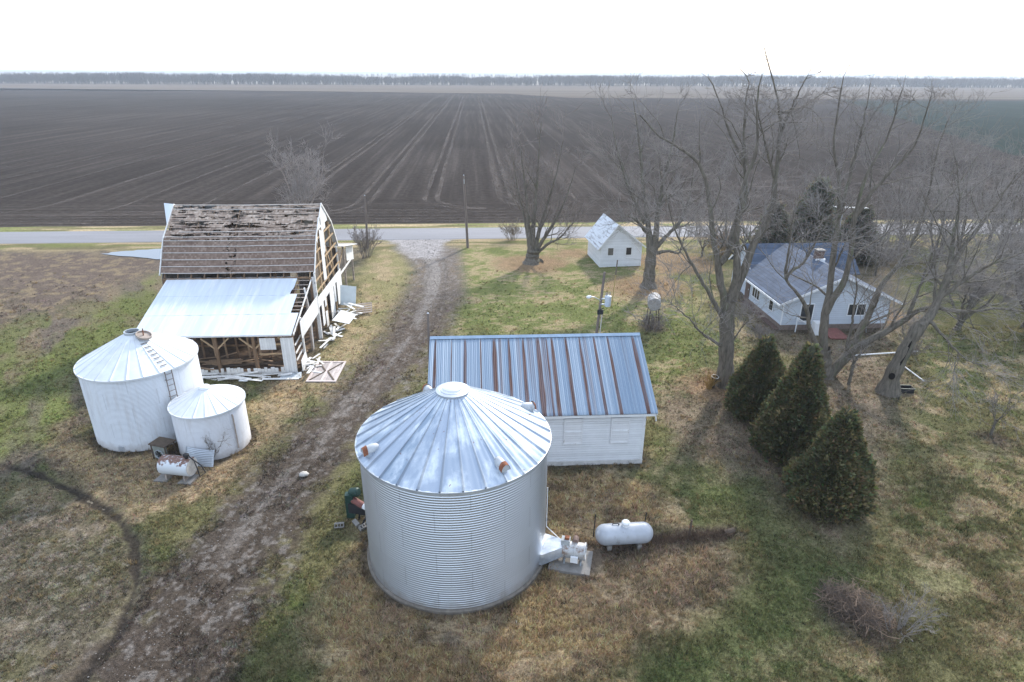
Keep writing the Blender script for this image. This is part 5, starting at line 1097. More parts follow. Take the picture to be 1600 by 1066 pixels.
t = thing('cabinet', (25.2, 42.2, 0), 'upright white cabinet standing in front of the house gable', 'cabinet'); b = MB(); b.box(24.95, 25.45, 42.0, 42.45, 0, 1.05); b.build('body', M_WHITE, t); b = MB(); b.box(24.98, 25.42, 41.97, 41.998, .06, .98); b.build('door', M_TW, t)
t = thing('handrail', (24.6, 42.7, 0), 'slanting white handrail in front of the left house window', 'handrail'); b = MB(); b.beam((23.9, 42.75, 1.15), (25.5, 42.45, .3), .06, .08); b.build('rail', M_TW, t); b = MB(); b.beam((23.95, 42.75, 0), (23.95, 42.75, 1.12), .06, .06); b.build('leg', M_TW, t)
t = thing('barbecue', (29.0, 42.4, 0), 'dark grill on legs near the front window of the house', 'grill'); autosmooth(MB().lathe([(.02, 0), (.26, .06), (.3, .22), (.26, .38), (.02, .46)], (29.0, 42.4, .6), 18).build('kettle', M_BLACK, t))
b = MB()
for a in (0, 2.1, 4.2): b.beam((29+.14*math.cos(a), 42.4+.14*math.sin(a), .66), (29+.3*math.cos(a), 42.4+.3*math.sin(a), 0), .03, .03)
b.build('tripod', M_GALV, t)
# antenna
t = thing('tv_antenna', (33.4, 55.6, 0), 'tall television antenna mast behind the house with a row of short rods', 'antenna')
MB().tube([(33.4, 55.6, 0), (33.45, 55.6, 7.0)], .03, 8).build('mast', M_GALV, t)
b = MB(); b.beam((32.6, 55.6, 6.85), (35.6, 55.5, 6.75), .03, .03); b.build('boom', M_GALV, t)
b = MB()
for k in range(10): x = 32.7+k*.32; b.beam((x, 55.1+.02*k, 6.84-.01*k), (x, 56.1-.03*k, 6.84-.01*k), .03, .03)
b.build('rods', M_WHITE, t)
# ================================================================== POLES
def pole(loc, top, r, label): 
    t = thing('utility_pole', loc, label, 'utility pole'); MB().tube([(loc[0], loc[1], -.2), top], [r, r*.7], 12).build('pole', M_POLE, t); return t
t = pole((-.89, 68.65, 0), (-1.15, 68.6, 7.8), .15, 'dark bare utility pole at the road beside the driveway mouth')
b = MB(); b.lathe([(.04, 0), (.05, .06), (.03, .12), (.01, .13)], (-1.15, 68.6, 7.8), 10); b.build('insulator', M_GALV, t)
b = MB(); b.beam((-1.12, 68.48, 7.0), (-1.12, 68.40, 7.45), .08, .1); b.build('bracket', M_GALV, t)
t = pole((-11.9, 68.75, 0), (-11.72, 68.6, 5.75), .13, 'pale thin utility pole behind the roadside shrub near the barn')
b = MB(); b.lathe([(.04, 0), (.05, .06), (.01, .12)], (-11.72, 68.6, 5.74), 10); b.build('insulator', M_GALV, t)
t = pole((7.12, 35.6, 0), (7.60, 35.6, 7.1), .105, 'leaning utility pole behind the shed carrying a grey transformer and yard lamp')
px = lambda z: 7.12+.48*z/7.1
tx = autosmooth(MB().lathe([(.02, 0), (.17, .0), (.19, .04), (.19, .56), (.205, .58), (.205, .64), (.13, .69), (.02, .71)], (px(5.1)+.42, 35.5, 4.98), 24).build('transformer', mat('transformer_grey', (.52, .57, .61), .45, .1, .1, 4), t))
b = MB()
for a in (.3, 1.6, 2.9): b.lathe([(.03, 0), (.045, .04), (.03, .08), (.045, .12), (.02, .2)], (px(5.1)+.42+.12*math.cos(a), 35.5+.10*math.sin(a), 5.66), 10)
b.build('bushings', M_GREYWOOD, tx)
b = MB(); b.beam((px(5.3), 35.55, 5.45), (px(5.3)+.24, 35.52, 5.45), .08, .06); b.beam((px(5.1), 35.55, 5.1), (px(5.1)+.24, 35.52, 5.1), .08, .06); b.build('hanger', M_GALV, t)
b = MB(); b.box(px(4.6)-.16, px(4.6)+.2, 35.36, 35.46, 4.5, 4.78); b.tube([(px(4.6), 35.42, 4.78), (px(4.9)+.2, 35.42, 4.9)], .03, 6); b.build('meter_box', M_BLACK, t)
b = MB(); b.tube([(px(5.4)-.05, 35.5, 5.35), (px(5.4)-.45, 35.35, 5.62), (px(5.4)-.72, 35.25, 5.70)], .025, 8); lm = b.build('lamp_arm', M_GALV, t)
b = MB(); b.lathe([(.04, 0), (.08, .04), (.10, .18), (.07, .30), (.02, .32)], (px(5.4)-.66, 35.26, 5.70), 14, axis=(-.9, -.3, -.05)); autosmooth(b.build('lamp_head', M_WHITE, lm))
MB().tube([(px(1)+.16, 35.45, 0), (px(4.5)+.15, 35.45, 4.5)], .03, 6).build('conduit', mat('pale_conduit', (.48, .45, .42), .6, 0, .1, 4), t)
t = thing('post', (11.2, 48.3, 0), 'slender yellowish post with dark top in front of the white outbuilding', 'post')
MB().tube([(11.2, 48.9, -.1), (11.2, 48.2, 3.0)], .04, 8).build('lower_pole', mat('yellow_wood', (.45, .34, .15), .8, 0, .2, 4), t); MB().tube([(11.2, 48.2, 3.0), (11.19, 47.9, 4.3)], .05, 8).build('upper_pole', M_POLE, t)
# overhead tank on a stand
t = thing('overhead_tank', (13.45, 44.4, 0), 'grey barrel tank raised on a dark leg stand above a bare bush', 'tank')
autosmooth(MB().lathe([(.02, -.75), (.46, -.75), (.5, -.70), (.5, .70), (.46, .75), (.02, .75)], (13.45, 44.5, 2.0), 28, axis=(.25, 1, 0)).build('barrel', mat('dull_grey_tank', (.36, .35, .34), .6, .2, .2, 3, stain=(.55, .53, .52), stain_at=.6), t))
for sx in (-.35, .35):
    for sy in (-.5, .5):
        b = MB(); b.beam((13.45+sx*1.25+sy*.1, 44.5+sy*1.1, 0), (13.45+sx*.8+sy*.1, 44.5+sy, 1.68), .06, .06); b.build('leg', M_DARKWOOD, t)
b = MB(); b.beam((12.9, 44.05, .8), (13.9, 44.05, .9), .05, .05); b.beam((13.0, 44.0, 1.56), (13.8, 43.95, 1.56), .08, .08); b.beam((13.1, 45.0, 1.56), (13.95, 45.0, 1.56), .08, .08); b.build('crossbar', M_DARKWOOD, t)
# ================================================================== SMALL THINGS ON THE LAWN
tag(MB().tube([(25.75, 38.2, .1), (30.7, 38.55, .16)], .05, 8).build('white_pipe', M_WHITE, None, (28, 38.4, .1)), 'long white pipe lying crosswise on the lawn behind the leaning hollow tree', 'pipe')
tag(MB().tube([(28.35, 37.6, .1), (28.2, 34.2, .08)], .045, 8).build('white_pipe', M_WHITE, None, (28.3, 36, .1)), 'shorter white pipe pointing at the camera right of the leaning hollow tree', 'pipe')
t = thing('crate', (26.2, 33.0, 0), 'open black plastic tote lying at the foot of the leaning hollow tree', 'tote')
b = MB(); th = .35; e1 = Vector((math.cos(th), -math.sin(th)*.3, 0)).normalized(); e2 = Vector((-e1.y, e1.x, 0)); q = Vector((26.2, 33.0, 0)); 
for s_ in (-1, 1):
    b.beam(q+e2*.22*s_-e1*.4+Vector((0, 0, .16)), q+e2*.22*s_+e1*.4+Vector((0, 0, .16)), .03, .3); b.beam(q+e1*.4*s_-e2*.2+Vector((0, 0, .16)), q+e1*.4*s_+e2*.2+Vector((0, 0, .16)), .03, .3)
b.beam(q-e1*.39+Vector((0, 0, .02)), q+e1*.39+Vector((0, 0, .02)), .42, .03); b.build('tub', M_BLACK, t)
b = MB(); 
for s_ in (-1, 1): b.beam(q+e2*.25*s_-e1*.43+Vector((0, 0, .32)), q+e2*.25*s_+e1*.43+Vector((0, 0, .32)), .05, .03)
b.build('rim', M_DKGREEN, t)
t = thing('bucket', (14.55, 34.15, 0), 'black bucket with white rim beside the biggest bare tree trunk', 'bucket')
MB().lathe([(.16, 0), (.2, .42), (.18, .42), (.15, .05), (.01, .05)], (14.55, 34.15, .35), 18, axis=(.1, -.1, 1)).build('body', M_BLACK, t); MB().lathe([(.205, .38), (.225, .38), (.225, .44), (.205, .44)], (14.55, 34.15, .35), 18, axis=(.1, -.1, 1), caps=False).build('rim', M_WHITE, t)
b = MB(); b.lathe([(.14, 0), (.14, .33), (.01, .34)], (14.55, 34.15, 0), 12); b.build('stump_base', M_DARKWOOD, t)
# ================================================================== VEGETATION
def tubes_np(P, Rr, sides):
    """P (B,n,3), Rr (B,n) -> V, F"""
    B, n, _ = P.shape
    T = np.gradient(P, axis=1); T /= np.linalg.norm(T, axis=2, keepdims=True)+1e-9
    ref = np.zeros_like(T); ref[..., 2] = 1.; bad = np.abs(T[..., 2]) > .93; ref[bad] = (1, 0, 0)
    ref = np.repeat(ref[:, :1], n, 1) if n > 2 else ref
    a = np.cross(T, ref); a /= np.linalg.norm(a, axis=2, keepdims=True)+1e-9; b = np.cross(a, T)
    an = np.arange(sides)*2*math.pi/sides
    V = P[:, :, None, :]+(a[:, :, None, :]*np.cos(an)[None, None, :, None]+b[:, :, None, :]*np.sin(an)[None, None, :, None])*Rr[:, :, None, None]
    i = np.arange(n-1)[:, None]*sides+np.arange(sides)[None]; j = np.arange(n-1)[:, None]*sides+(np.arange(sides)[None]+1) % sides
    F = np.stack([i, j, j+sides, i+sides], -1).reshape(-1, 4)
    F = (F[None]+(np.arange(B)*n*sides)[:, None, None]).reshape(-1, 4)
    return V.reshape(-1, 3), F
def grow(P0, D, L, R0, seg, rng, wob=.18, up=.06, taper=.3):
    B = len(P0); pts = [P0]; d = D/np.linalg.norm(D, axis=1, keepdims=True); p = P0
    for s in range(seg):
        d = d+rng.normal(0, wob, (B, 3)); d[:, 2] += up; d /= np.linalg.norm(d, axis=1, keepdims=True); p = p+d*(L/seg)[:, None]; pts.append(p)
    t = np.linspace(0, 1, seg+1); return np.stack(pts, 1), R0[:, None]*(1-(1-taper)*t)[None]
def spawn(P, Rr, L, k, rng, tmin=.25, ang=(.5, 1.0), lf=(.35, .7), rf=.55, rmin=.006, zmax=None):
    B, n, _ = P.shape; t = tmin+(1-tmin)*rng.random((B, k))**1.15; f = t*(n-1); i = np.minimum(f.astype(int), n-2); fr = (f-i)[..., None]
    bi = np.arange(B)[:, None]; p = P[bi, i]*(1-fr)+P[bi, i+1]*fr; T = P[bi, i+1]-P[bi, i]; T = T/(np.linalg.norm(T, axis=2, keepdims=True)+1e-9)
    r = Rr[bi, i]*(1-fr[..., 0])+Rr[bi, i+1]*fr[..., 0]
    rv_ = rng.normal(0, 1, T.shape); rv_ -= T*np.sum(rv_*T, 2, keepdims=True); rv_ /= np.linalg.norm(rv_, axis=2, keepdims=True)+1e-9
    a = rng.uniform(ang[0], ang[1], (B, k))[..., None]; D = T*np.cos(a)+rv_*np.sin(a)
    Lc = L[:, None]*rng.uniform(lf[0], lf[1], (B, k))*(1.25-.6*t)
    rc = np.maximum(r*rf, rmin)
    P0 = p.reshape(-1, 3); D = D.reshape(-1, 3); Lc = Lc.reshape(-1); rc = rc.reshape(-1)
    keep = P0[:, 2]+np.maximum(D[:, 2], 0)*Lc < (zmax or 99); D[~keep, 2] *= .2; Lc[~keep] *= .5
    return P0, D, Lc, rc
def resample(pts, n, rng, jit=.0):
    pts = np.array(pts, float); d = np.r_[0, np.cumsum(np.linalg.norm(np.diff(pts, axis=0), axis=1))]; u = np.linspace(0, d[-1], n)
    # smooth interpolation through the points
    q = np.stack([np.interp(u, d, pts[:, k]) for k in range(3)], 1); s = q.copy()
    for _ in range(2): s[1:-1] = .25*s[:-2]+.5*s[1:-1]+.25*s[2:]
    s[1:-1] += rng.normal(0, jit, (n-2, 3)); return s, d[-1]
def bare_tree(name, limbs, base, label, cat='tree', seed=1, k=(5, 6, 5), tw=.011, group=None, lf1=.55, m_bark=None, m_twig=None, up=.035, zmax=20.3, flare=True, spread=(.45, 1.0), lmax=5.):
    rng = np.random.default_rng(seed); t = thing(name, base, label, cat, group)
    Vs, Fs, off = [], [], 0; PL, RL, LL = [], [], []
    for nm, (pts, r0_, r1_) in limbs.items():
        n = 26; q, L_ = resample(pts, n, rng, .02 if nm != 'trunk' else .01); u = np.linspace(0, 1, n); rr = r0_+((r1_ if nm == 'trunk' else r1_*.5)-r0_)*u**.7
        if nm == 'trunk' and flare: rr = rr*(1+.55*np.exp(-u*9))
        rr = rr*(1+.07*np.sin(u*23+seed))
        V, F = tubes_np(q[None], rr[None], 12); Vs.append(V); Fs.append(F+off); off += len(V)
        if nm != 'trunk': PL.append(q); RL.append(rr); LL.append(L_)
    P = np.stack(PL); Rr = np.stack(RL); L_ = np.minimum(np.array(LL), lmax*2)
    # secondary boughs
    P1, D1, L1, R1 = spawn(P, Rr, np.minimum(L_, lmax)*1.0, k[0], rng, .15, spread, (lf1*.6, lf1*1.5), .42, .016, zmax)
    A, RA = grow(P1, D1, L1, R1, 8, rng, .15, up, .2)
    V, F = tubes_np(A, RA, 6); Vs.append(V); Fs.append(F+off); off += len(V)
    me = mesh_np('trunk', np.concatenate(Vs), np.concatenate(Fs), smooth=True); link('trunk', me, m_bark or M_BARK, t)
    Vs, Fs, off = [], [], 0
    def add(V, F):
        nonlocal off
        Vs.append(V); Fs.append(F+off); off += len(V)
    # tips carry on from the limbs
    P2, D2, L2, R2 = spawn(A, RA, L1, k[1], rng, .2, (.35, .9), (.45, .95), .5, tw*1.1, zmax)
    Ptip = P[:, -1]; Dt = P[:, -1]-P[:, -3]; nt_ = 2
    Pt = np.repeat(Ptip, nt_, 0); Dt = np.repeat(Dt/np.linalg.norm(Dt, axis=1, keepdims=True), nt_, 0)+rng.normal(0, .25, (len(Ptip)*nt_, 3))
    P2 = np.concatenate([P2, Pt]); D2 = np.concatenate([D2, Dt]); L2 = np.concatenate([L2, rng.uniform(1.2, 2.8, len(Pt))*min(1, lmax/4)]); R2 = np.concatenate([R2, np.repeat(Rr[:, -1]*.6, nt_)])
    B, RB = grow(P2, D2, L2, R2, 5, rng, .18, up, .3); add(*tubes_np(B, RB, 4))
    P3, D3, L3, R3 = spawn(B, RB, L2, k[2], rng, .15, (.35, .85), (.45, 1.0), .6, tw*.9, zmax)
    C_, RC = grow(P3, D3, L3, R3, 4, rng, .2, up, .5); add(*tubes_np(C_, RC, 3))
    if len(k) > 3:
        P4, D4, L4, R4 = spawn(C_, RC, L3, k[3], rng, .2, (.3, .8), (.45, .95), .8, tw*.75, zmax)
        E_, RE = grow(P4, D4, L4, R4, 3, rng, .2, up, .6); add(*tubes_np(E_, RE, 3))
    me = mesh_np('crown', np.concatenate(Vs), np.concatenate(Fs)); link('crown', me, m_twig or M_TWIG, t)
    return t
bare_tree('bare_tree', T4, (15.4, 34.4, 0), 'biggest bare tree with swollen forked grey trunk, standing between the shed and the house', seed=4, k=(8, 5, 4, 1), zmax=17.4, tw=.011)
tr5 = bare_tree('bare_tree', T5, (22.6, 35.2, 0), 'wide bare tree with leaning limbs in front of the house, its foot behind the evergreens', seed=5, k=(8, 5, 4, 1), zmax=17.4, tw=.011)
tr6 = bare_tree('bare_tree', T6, (25.1, 33.0, 0), 'leaning bare tree with hollow split trunk on the right lawn', seed=6, k=(8, 5, 4, 1), zmax=17.4, tw=.011)
bare_tree('bare_tree', T3, (15.6, 54, 0), 'tall bare tree with a straight trunk right beside the white outbuilding', seed=7, k=(8, 5, 4, 1), tw=.016, up=.07)
bare_tree('bare_tree', T2, (5.7, 62.2, 0), 'bare tree with many stems rising from one thick stump, left of the white outbuilding', seed=8, k=(7, 4, 4, 1), lf1=.42, tw=.017, up=.10, m_twig=M_TWIGR)
# shade of the leaning trunk's hollow, laid on as black patches
HL = T6['trunk'][0]
def hollow():
    p0, p1, p2, p3, p4 = [Vector(p) for p in HL]; b = MB()
    cdir = (Vector((0, 0, 18))-p2).normalized()
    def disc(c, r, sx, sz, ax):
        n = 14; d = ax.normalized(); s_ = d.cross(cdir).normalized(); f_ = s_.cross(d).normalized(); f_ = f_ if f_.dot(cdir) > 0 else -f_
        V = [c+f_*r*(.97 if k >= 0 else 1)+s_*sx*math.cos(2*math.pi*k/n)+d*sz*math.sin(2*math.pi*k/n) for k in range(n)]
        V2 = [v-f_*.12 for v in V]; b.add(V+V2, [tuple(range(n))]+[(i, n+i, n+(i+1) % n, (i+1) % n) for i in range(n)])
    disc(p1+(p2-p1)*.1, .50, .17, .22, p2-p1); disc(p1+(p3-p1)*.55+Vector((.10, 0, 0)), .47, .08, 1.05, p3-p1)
    b.build('hollow', mat('hollow_shade_black', (.012, .01, .009), 1, 0, .2, 5), tr6)
hollow()
# tree behind the barn and small ones
def generic(base, h, r, seed, ns=6, spread_=.35, fork=.12, lean=(0, 0)):
    rng = np.random.default_rng(seed); d = {}; b = np.array(base, float); f = b+np.array((lean[0]*.2, lean[1]*.2, h*fork))
    d['trunk'] = ([tuple(b+(0, 0, -.15)), tuple((b+f)/2+(rng.normal(0, .03), 0, 0)), tuple(f)], r, r*.85)
    for i in range(ns):
        a = 2*math.pi*(i+rng.uniform(-.3, .3))/ns; s = spread_*h*rng.uniform(.45, 1.1); hh = h*rng.uniform(.62, .93) if i else h*.95
        e = b+np.array((math.cos(a)*s+lean[0], math.sin(a)*s+lean[1], hh)); m1 = f+(e-f)*.35+np.array((math.cos(a), math.sin(a), 0))*s*.12; m2 = f+(e-f)*.7+rng.normal(0, .03*h, 3)
        st = b+(f-b)*rng.uniform(.7, 1); d['s%d' % i] = ([tuple(st), tuple(m1), tuple(m2), tuple(e)], r*rng.uniform(.38, .6), max(.012, r*.08))
    return d
bare_tree('bare_tree', generic((-21.3, 80.0, 0), 9.8, .32, 21, 9, .36, .1), (-21.3, 80, 0), 'rounded bare tree across the road rising behind the barn ridge', seed=21, k=(7, 5, 4, 2), tw=.013, m_bark=mat('pale_bark', (.30, .25, .22), .95, 0, .3, 3), m_twig=mat('pale_twigs', (.30, .27, .25), .95, 0, .25, 2, spec=.1), up=.08, lmax=3.2)
bare_tree('sapling', generic((27.7, 27.9, 0), 3.1, .075, 31, 4, .25, .3), (27.7, 27.9, 0), 'small bare sapling on a dirt patch alone on the right lawn', seed=31, k=(4, 4, 3), tw=.008, lmax=1.2, flare=False)
bare_tree('sapling', generic((23.3, 34.2, 0), 3.4, .11, 33, 4, .18, .45), (23.3, 34.2, 0), 'thin bare tree trunk behind the evergreens, left of the hollow tree', seed=33, k=(4, 4, 3), tw=.009, lmax=1.4, flare=False)
bare_tree('sapling', generic((-13.2, 27.3, 0), 1.7, .03, 35, 3, .3, .25, (.25, 0)), (-13.2, 27.3, 0), 'tiny bare sapling growing against the small white bin', seed=35, k=(4, 4, 3), tw=.006, lmax=.7, flare=False)
bare_tree('bare_tree', generic((36.6, 42.7, 0), 6.5, .24, 37, 6, .5, .12, (1, 0)), (36.6, 42.7, 0), 'low dark bare tree right of the house on the far lawn', seed=37, k=(8, 7, 5, 2), tw=.013, lmax=2.6)
bare_tree('bare_tree', generic((42.2, 42.9, 0), 7.2, .26, 39, 7, .5, .10, (1, 0)), (42.2, 42.9, 0), 'spreading bare tree at the right edge of the lawn', seed=39, k=(8, 7, 5, 2), tw=.013, lmax=2.8)
bare_tree('bare_tree', generic((29.9, 39.0, 0), 3.6, .1, 40, 4, .3, .2, (.5, .3)), (29.9, 39.0, 0), 'thin bare sapling at the end of the long white pipe', seed=40, k=(5, 5, 4), tw=.010, lmax=1.5, flare=False)
# bare thicket right of and behind the house
protos = []
for i, (h, r, ns, sp__) in enumerate(((11.5, .26, 6, .32), (9.0, .2, 6, .38), (6.5, .14, 7, .45))):
    protos.append(bare_tree('bare_tree', generic((0, 0, 0), h, r, 50+i, ns, sp__, .16), (0, 0, 0), '-', seed=50+i, k=(5, 4, 4), tw=.015, lmax=3.0, m_twig=M_TWIGR if i == 1 else M_TWIG))
spots = [(44.5, 57, 0, 1.0), (49.5, 60.5, 0, .95), (55.5, 62, 0, 1.0), (40.5, 60.5, 1, 1.1), (47, 66, 1, 1.0), (52.5, 55.5, 1, 1.05), (59, 68, 1, 1.1), (62, 60, 0, .9), (38.5, 56.5, 2, .9), (43, 52.5, 2, 1.0), (46.8, 50.5, 2, .9), (50, 53, 2, 1.1),
         (55, 58, 2, 1.2), (58, 54, 2, 1.1), (36, 64.5, 1, .9), (66, 64, 1, 1.), (53, 67.5, 2, 1.2), (62.5, 70.5, 2, 1.1), (45.5, 62.5, 2, 1.2), (49.5, 69.5, 2, 1.1), (39.5, 66.5, 2, 1.), (27.5, 60.5, 1, 1.0), (24, 64, 2, .9), (57, 48, 2, .9)]
lab = ['tall bare tree of the thicket behind and right of the house', 'reddish bare tree in the thicket right of the house', 'low bushy bare tree filling the thicket right of the house']
rt = random.Random(9); first = [True]*3
for x, y, i, s_ in spots:
    o = protos[i] if first[i] else copy_tree(protos[i]); first[i] = False
    o.location = (x, y, 0); o.rotation_euler = (0, 0, rt.uniform(0, 6.28)); s_ *= rt.uniform(.92, 1.06); o.scale = (s_, s_, s_)
    o['label'] = lab[i]; o['group'] = ['tall trees of the thicket', 'reddish trees of the thicket', 'low trees of the thicket'][i]
# shrubs
def shrub(name, base, h, n, seed, label, spread_=.5, m_=None, r=.02, cat='shrub', k=(5, 4, 3), tw=.008):
    rng = np.random.default_rng(seed); t = thing(name, base, label, cat); b = np.array(base, float)
    a = rng.uniform(0, 2*math.pi, n); s = rng.uniform(.1, 1, n)*spread_; P0 = b+np.stack([np.cos(a)*s*.35*h, np.sin(a)*s*.35*h, np.full(n, -.03)], 1)
    D = np.stack([np.cos(a)*s, np.sin(a)*s, np.full(n, 1.)], 1); A, RA = grow(P0, D, h*rng.uniform(.6, 1., n), np.full(n, r), 7, rng, .1, .02, .3); V, F = tubes_np(A, RA, 5)
    link('stems', mesh_np('stems', V, F), m_ or M_TWIG, t); Vs, Fs, off = [], [], 0; Pp, Rp, Lp = A, RA, h*np.ones(n)
    for kk in k:
        P1, D1, L1, R1 = spawn(Pp, Rp, Lp, kk, rng, .2, (.3, .8), (.25, .5), .65, tw); Pp, Rp = grow(P1, D1, L1, R1, 4, rng, .15, .04, .5); Lp = L1; V, F = tubes_np(Pp, Rp, 3); Vs.append(V); Fs.append(F+off); off += len(V)
    link('twigs', mesh_np('twigs', np.concatenate(Vs), np.concatenate(Fs)), m_ or M_TWIG, t); return t
shrub('shrub', (-11.6, 65.0, 0), 3.3, 22, 61, 'tall reddish bare shrub beside the driveway behind the barn', .45, M_TWIGR, .03, tw=.014)
shrub('shrub', (4.2, 72.0, 0), 2.4, 20, 62, 'pale bare shrub on the roadside left of the stemmy tree', .7, mat('straw_twigs', (.24, .20, .15), .95, 0, .2, 2), .022, tw=.014)
shrub('shrub', (13.3, 43.7, 0), 1.4, 26, 63, 'dark bare bush around the legs of the raised grey tank', .9, M_TWIGR, .022, tw=.011)
shrub('shrub', (14.6, 15.6, 0), 1.5, 16, 64, 'thin grey bare bush at the near end of the brush pile', .8, M_TWIG, .013, tw=.005)
shrub('weeds', (14.25, 33.95, 0), 1.15, 60, 65, 'clump of tall yellow dead grass beside the biggest bare tree', .35, mat('yellow_dry_grass', (.36, .24, .09), .9, 0, .2, 4), .010, cat='weeds', k=(3,), tw=.008)
shrub('shrub', (30.3, 38.4, 0), 1.3, 18, 66, 'small dark bush at the far end of the long white pipe', .8, M_TWIGR, .016, tw=.01)
shrub('shrub', (20.8, 41.5, 0), 1.3, 24, 67, 'low tangled bare bush at the left corner of the house', 1.0, M_TWIG, .014, tw=.009)
shrub('shrub', (26.3, 64.5, 0), 3.2, 40, 68, 'tan bare shrub peeping over the back roof of the house', .7, mat('tan_twigs', (.30, .22, .14), .95, 0, .2, 2), .03, tw=.016)
# brush tangle behind the house
rng = np.random.default_rng(70)
t = thing('brush_heap', (42.5, 62, 0), 'pale tangled brush heap right of the house before the road', 'brush heap')
n = 220; P0 = np.stack([rng.normal(42.5, 2.4, n), rng.normal(62, 1.6, n), rng.uniform(0, 1.6, n)], 1); D = rng.normal(0, 1, (n, 3)); D[:, 2] = np.abs(D[:, 2])*.6
A, RA = grow(P0, D, rng.uniform(1, 3.2, n), np.full(n, .03), 7, rng, .3, -.03, .4); V, F = tubes_np(A, RA, 4); P1, D1, L1, R1 = spawn(A, RA, np.full(n, 2.), 6, rng, .1, (.3, 1), (.3, .6), .6, .014); B_, RB = grow(P1, D1, L1, R1, 4, rng, .25, -.02, .5); V2, F2 = tubes_np(B_, RB, 3)
link('sticks', mesh_np('sticks', np.concatenate([V, V2]), np.concatenate([F, F2+len(V)])), mat('pale_brush', (.23, .20, .18), .95, 0, .3, 1), t)
# brush pile on the near lawn
t = thing('brush_pile', (13.7, 16.4, 0), 'heap of cut brown sticks on the lawn in the right foreground', 'brush pile')
n = 330; u = rng.uniform(-1, 1, n); P0 = np.stack([13.45+.35*u+rng.normal(0, .30, n), 16.55-.70*u+rng.normal(0, .24, n), np.abs(rng.normal(0, .24, n))], 1); a = rng.uniform(0, 6.28, n); D = np.stack([np.cos(a), np.sin(a), rng.normal(.08, .22, n)], 1)
A, RA = grow(P0-D*.5, D, rng.uniform(.4, 1.2, n), rng.uniform(.006, .016, n), 6, rng, .16, 0, .4); A[..., 2] = np.abs(A[..., 2]); V, F = tubes_np(A, RA, 5)
P1, D1, L1, R1 = spawn(A, RA, np.full(n, .9), 3, rng, .2, (.3, .9), (.3, .7), .6, .004); B_, RB = grow(P1, D1, L1, R1, 4, rng, .2, -.02, .5); B_[..., 2] = np.abs(B_[..., 2]); V2, F2 = tubes_np(B_, RB, 3)
link('sticks', mesh_np('sticks', V, F), mat('cut_sticks', (.20, .142, .10), .9, 0, .45, .8), t); link('twigs', mesh_np('twigs', V2, F2), mat('grey_cut_twigs', (.13, .105, .09), .95, 0, .3, 1), t)
# dead weeds in the shallow row right of the propane tank
n = 900; u = rng.random(n); P0 = np.stack([7.2+3.4*u+rng.normal(0, .08, n), 20.55+.25*u+rng.normal(0, .16, n), np.full(n, -.02)], 1); D = np.stack([rng.normal(0, .5, n), rng.normal(0, .5, n), np.ones(n)], 1)
A, RA = grow(P0, D, rng.uniform(.12, .42, n), np.full(n, .008), 3, rng, .25, -.05, .4); V, F = tubes_np(A, RA, 3); o = link('dead_weeds', mesh_np('weeds', V, F), mat('brown_dead_weeds', (.12, .08, .055), .95, 0, .4, 3)); tag(o, 'low row of dark dead weeds trailing right from the propane tank', 'weeds', kind='stuff')
t = thing('fence_post', (8.75, 20.75, 0), 'short dark wooden stake in the dead weeds right of the propane tank', 'stake'); MB().tube([(8.75, 20.75, -.1), (8.78, 20.75, .85)], [.05, .045], 8).build('stake', M_DARKWOOD, t); b = MB(); b.beam((8.68, 20.74, .5), (8.88, 20.76, .52), .03, .03); b.build('wire_clip', M_RUST, t)
tag(MB().tube([(10.3, 20.85, .06), (10.75, 20.95, .10)], .11, 12).build('log', M_DARKWOOD, None, (10.5, 20.9, .08)), 'short dark log at the end of the dead weed row', 'log')
for k, (x, lb) in enumerate(((4.72, 'thin dark stake behind the left end of the propane tank'), (6.85, 'thin dark stake behind the right end of the propane tank'))):
    tag(MB().tube([(x, 20.95, 0), (x+.03, 20.95, 1.15)], .022, 6).build('stake', M_BLACK, None, (x, 20.95, 0)), lb, 'stake')
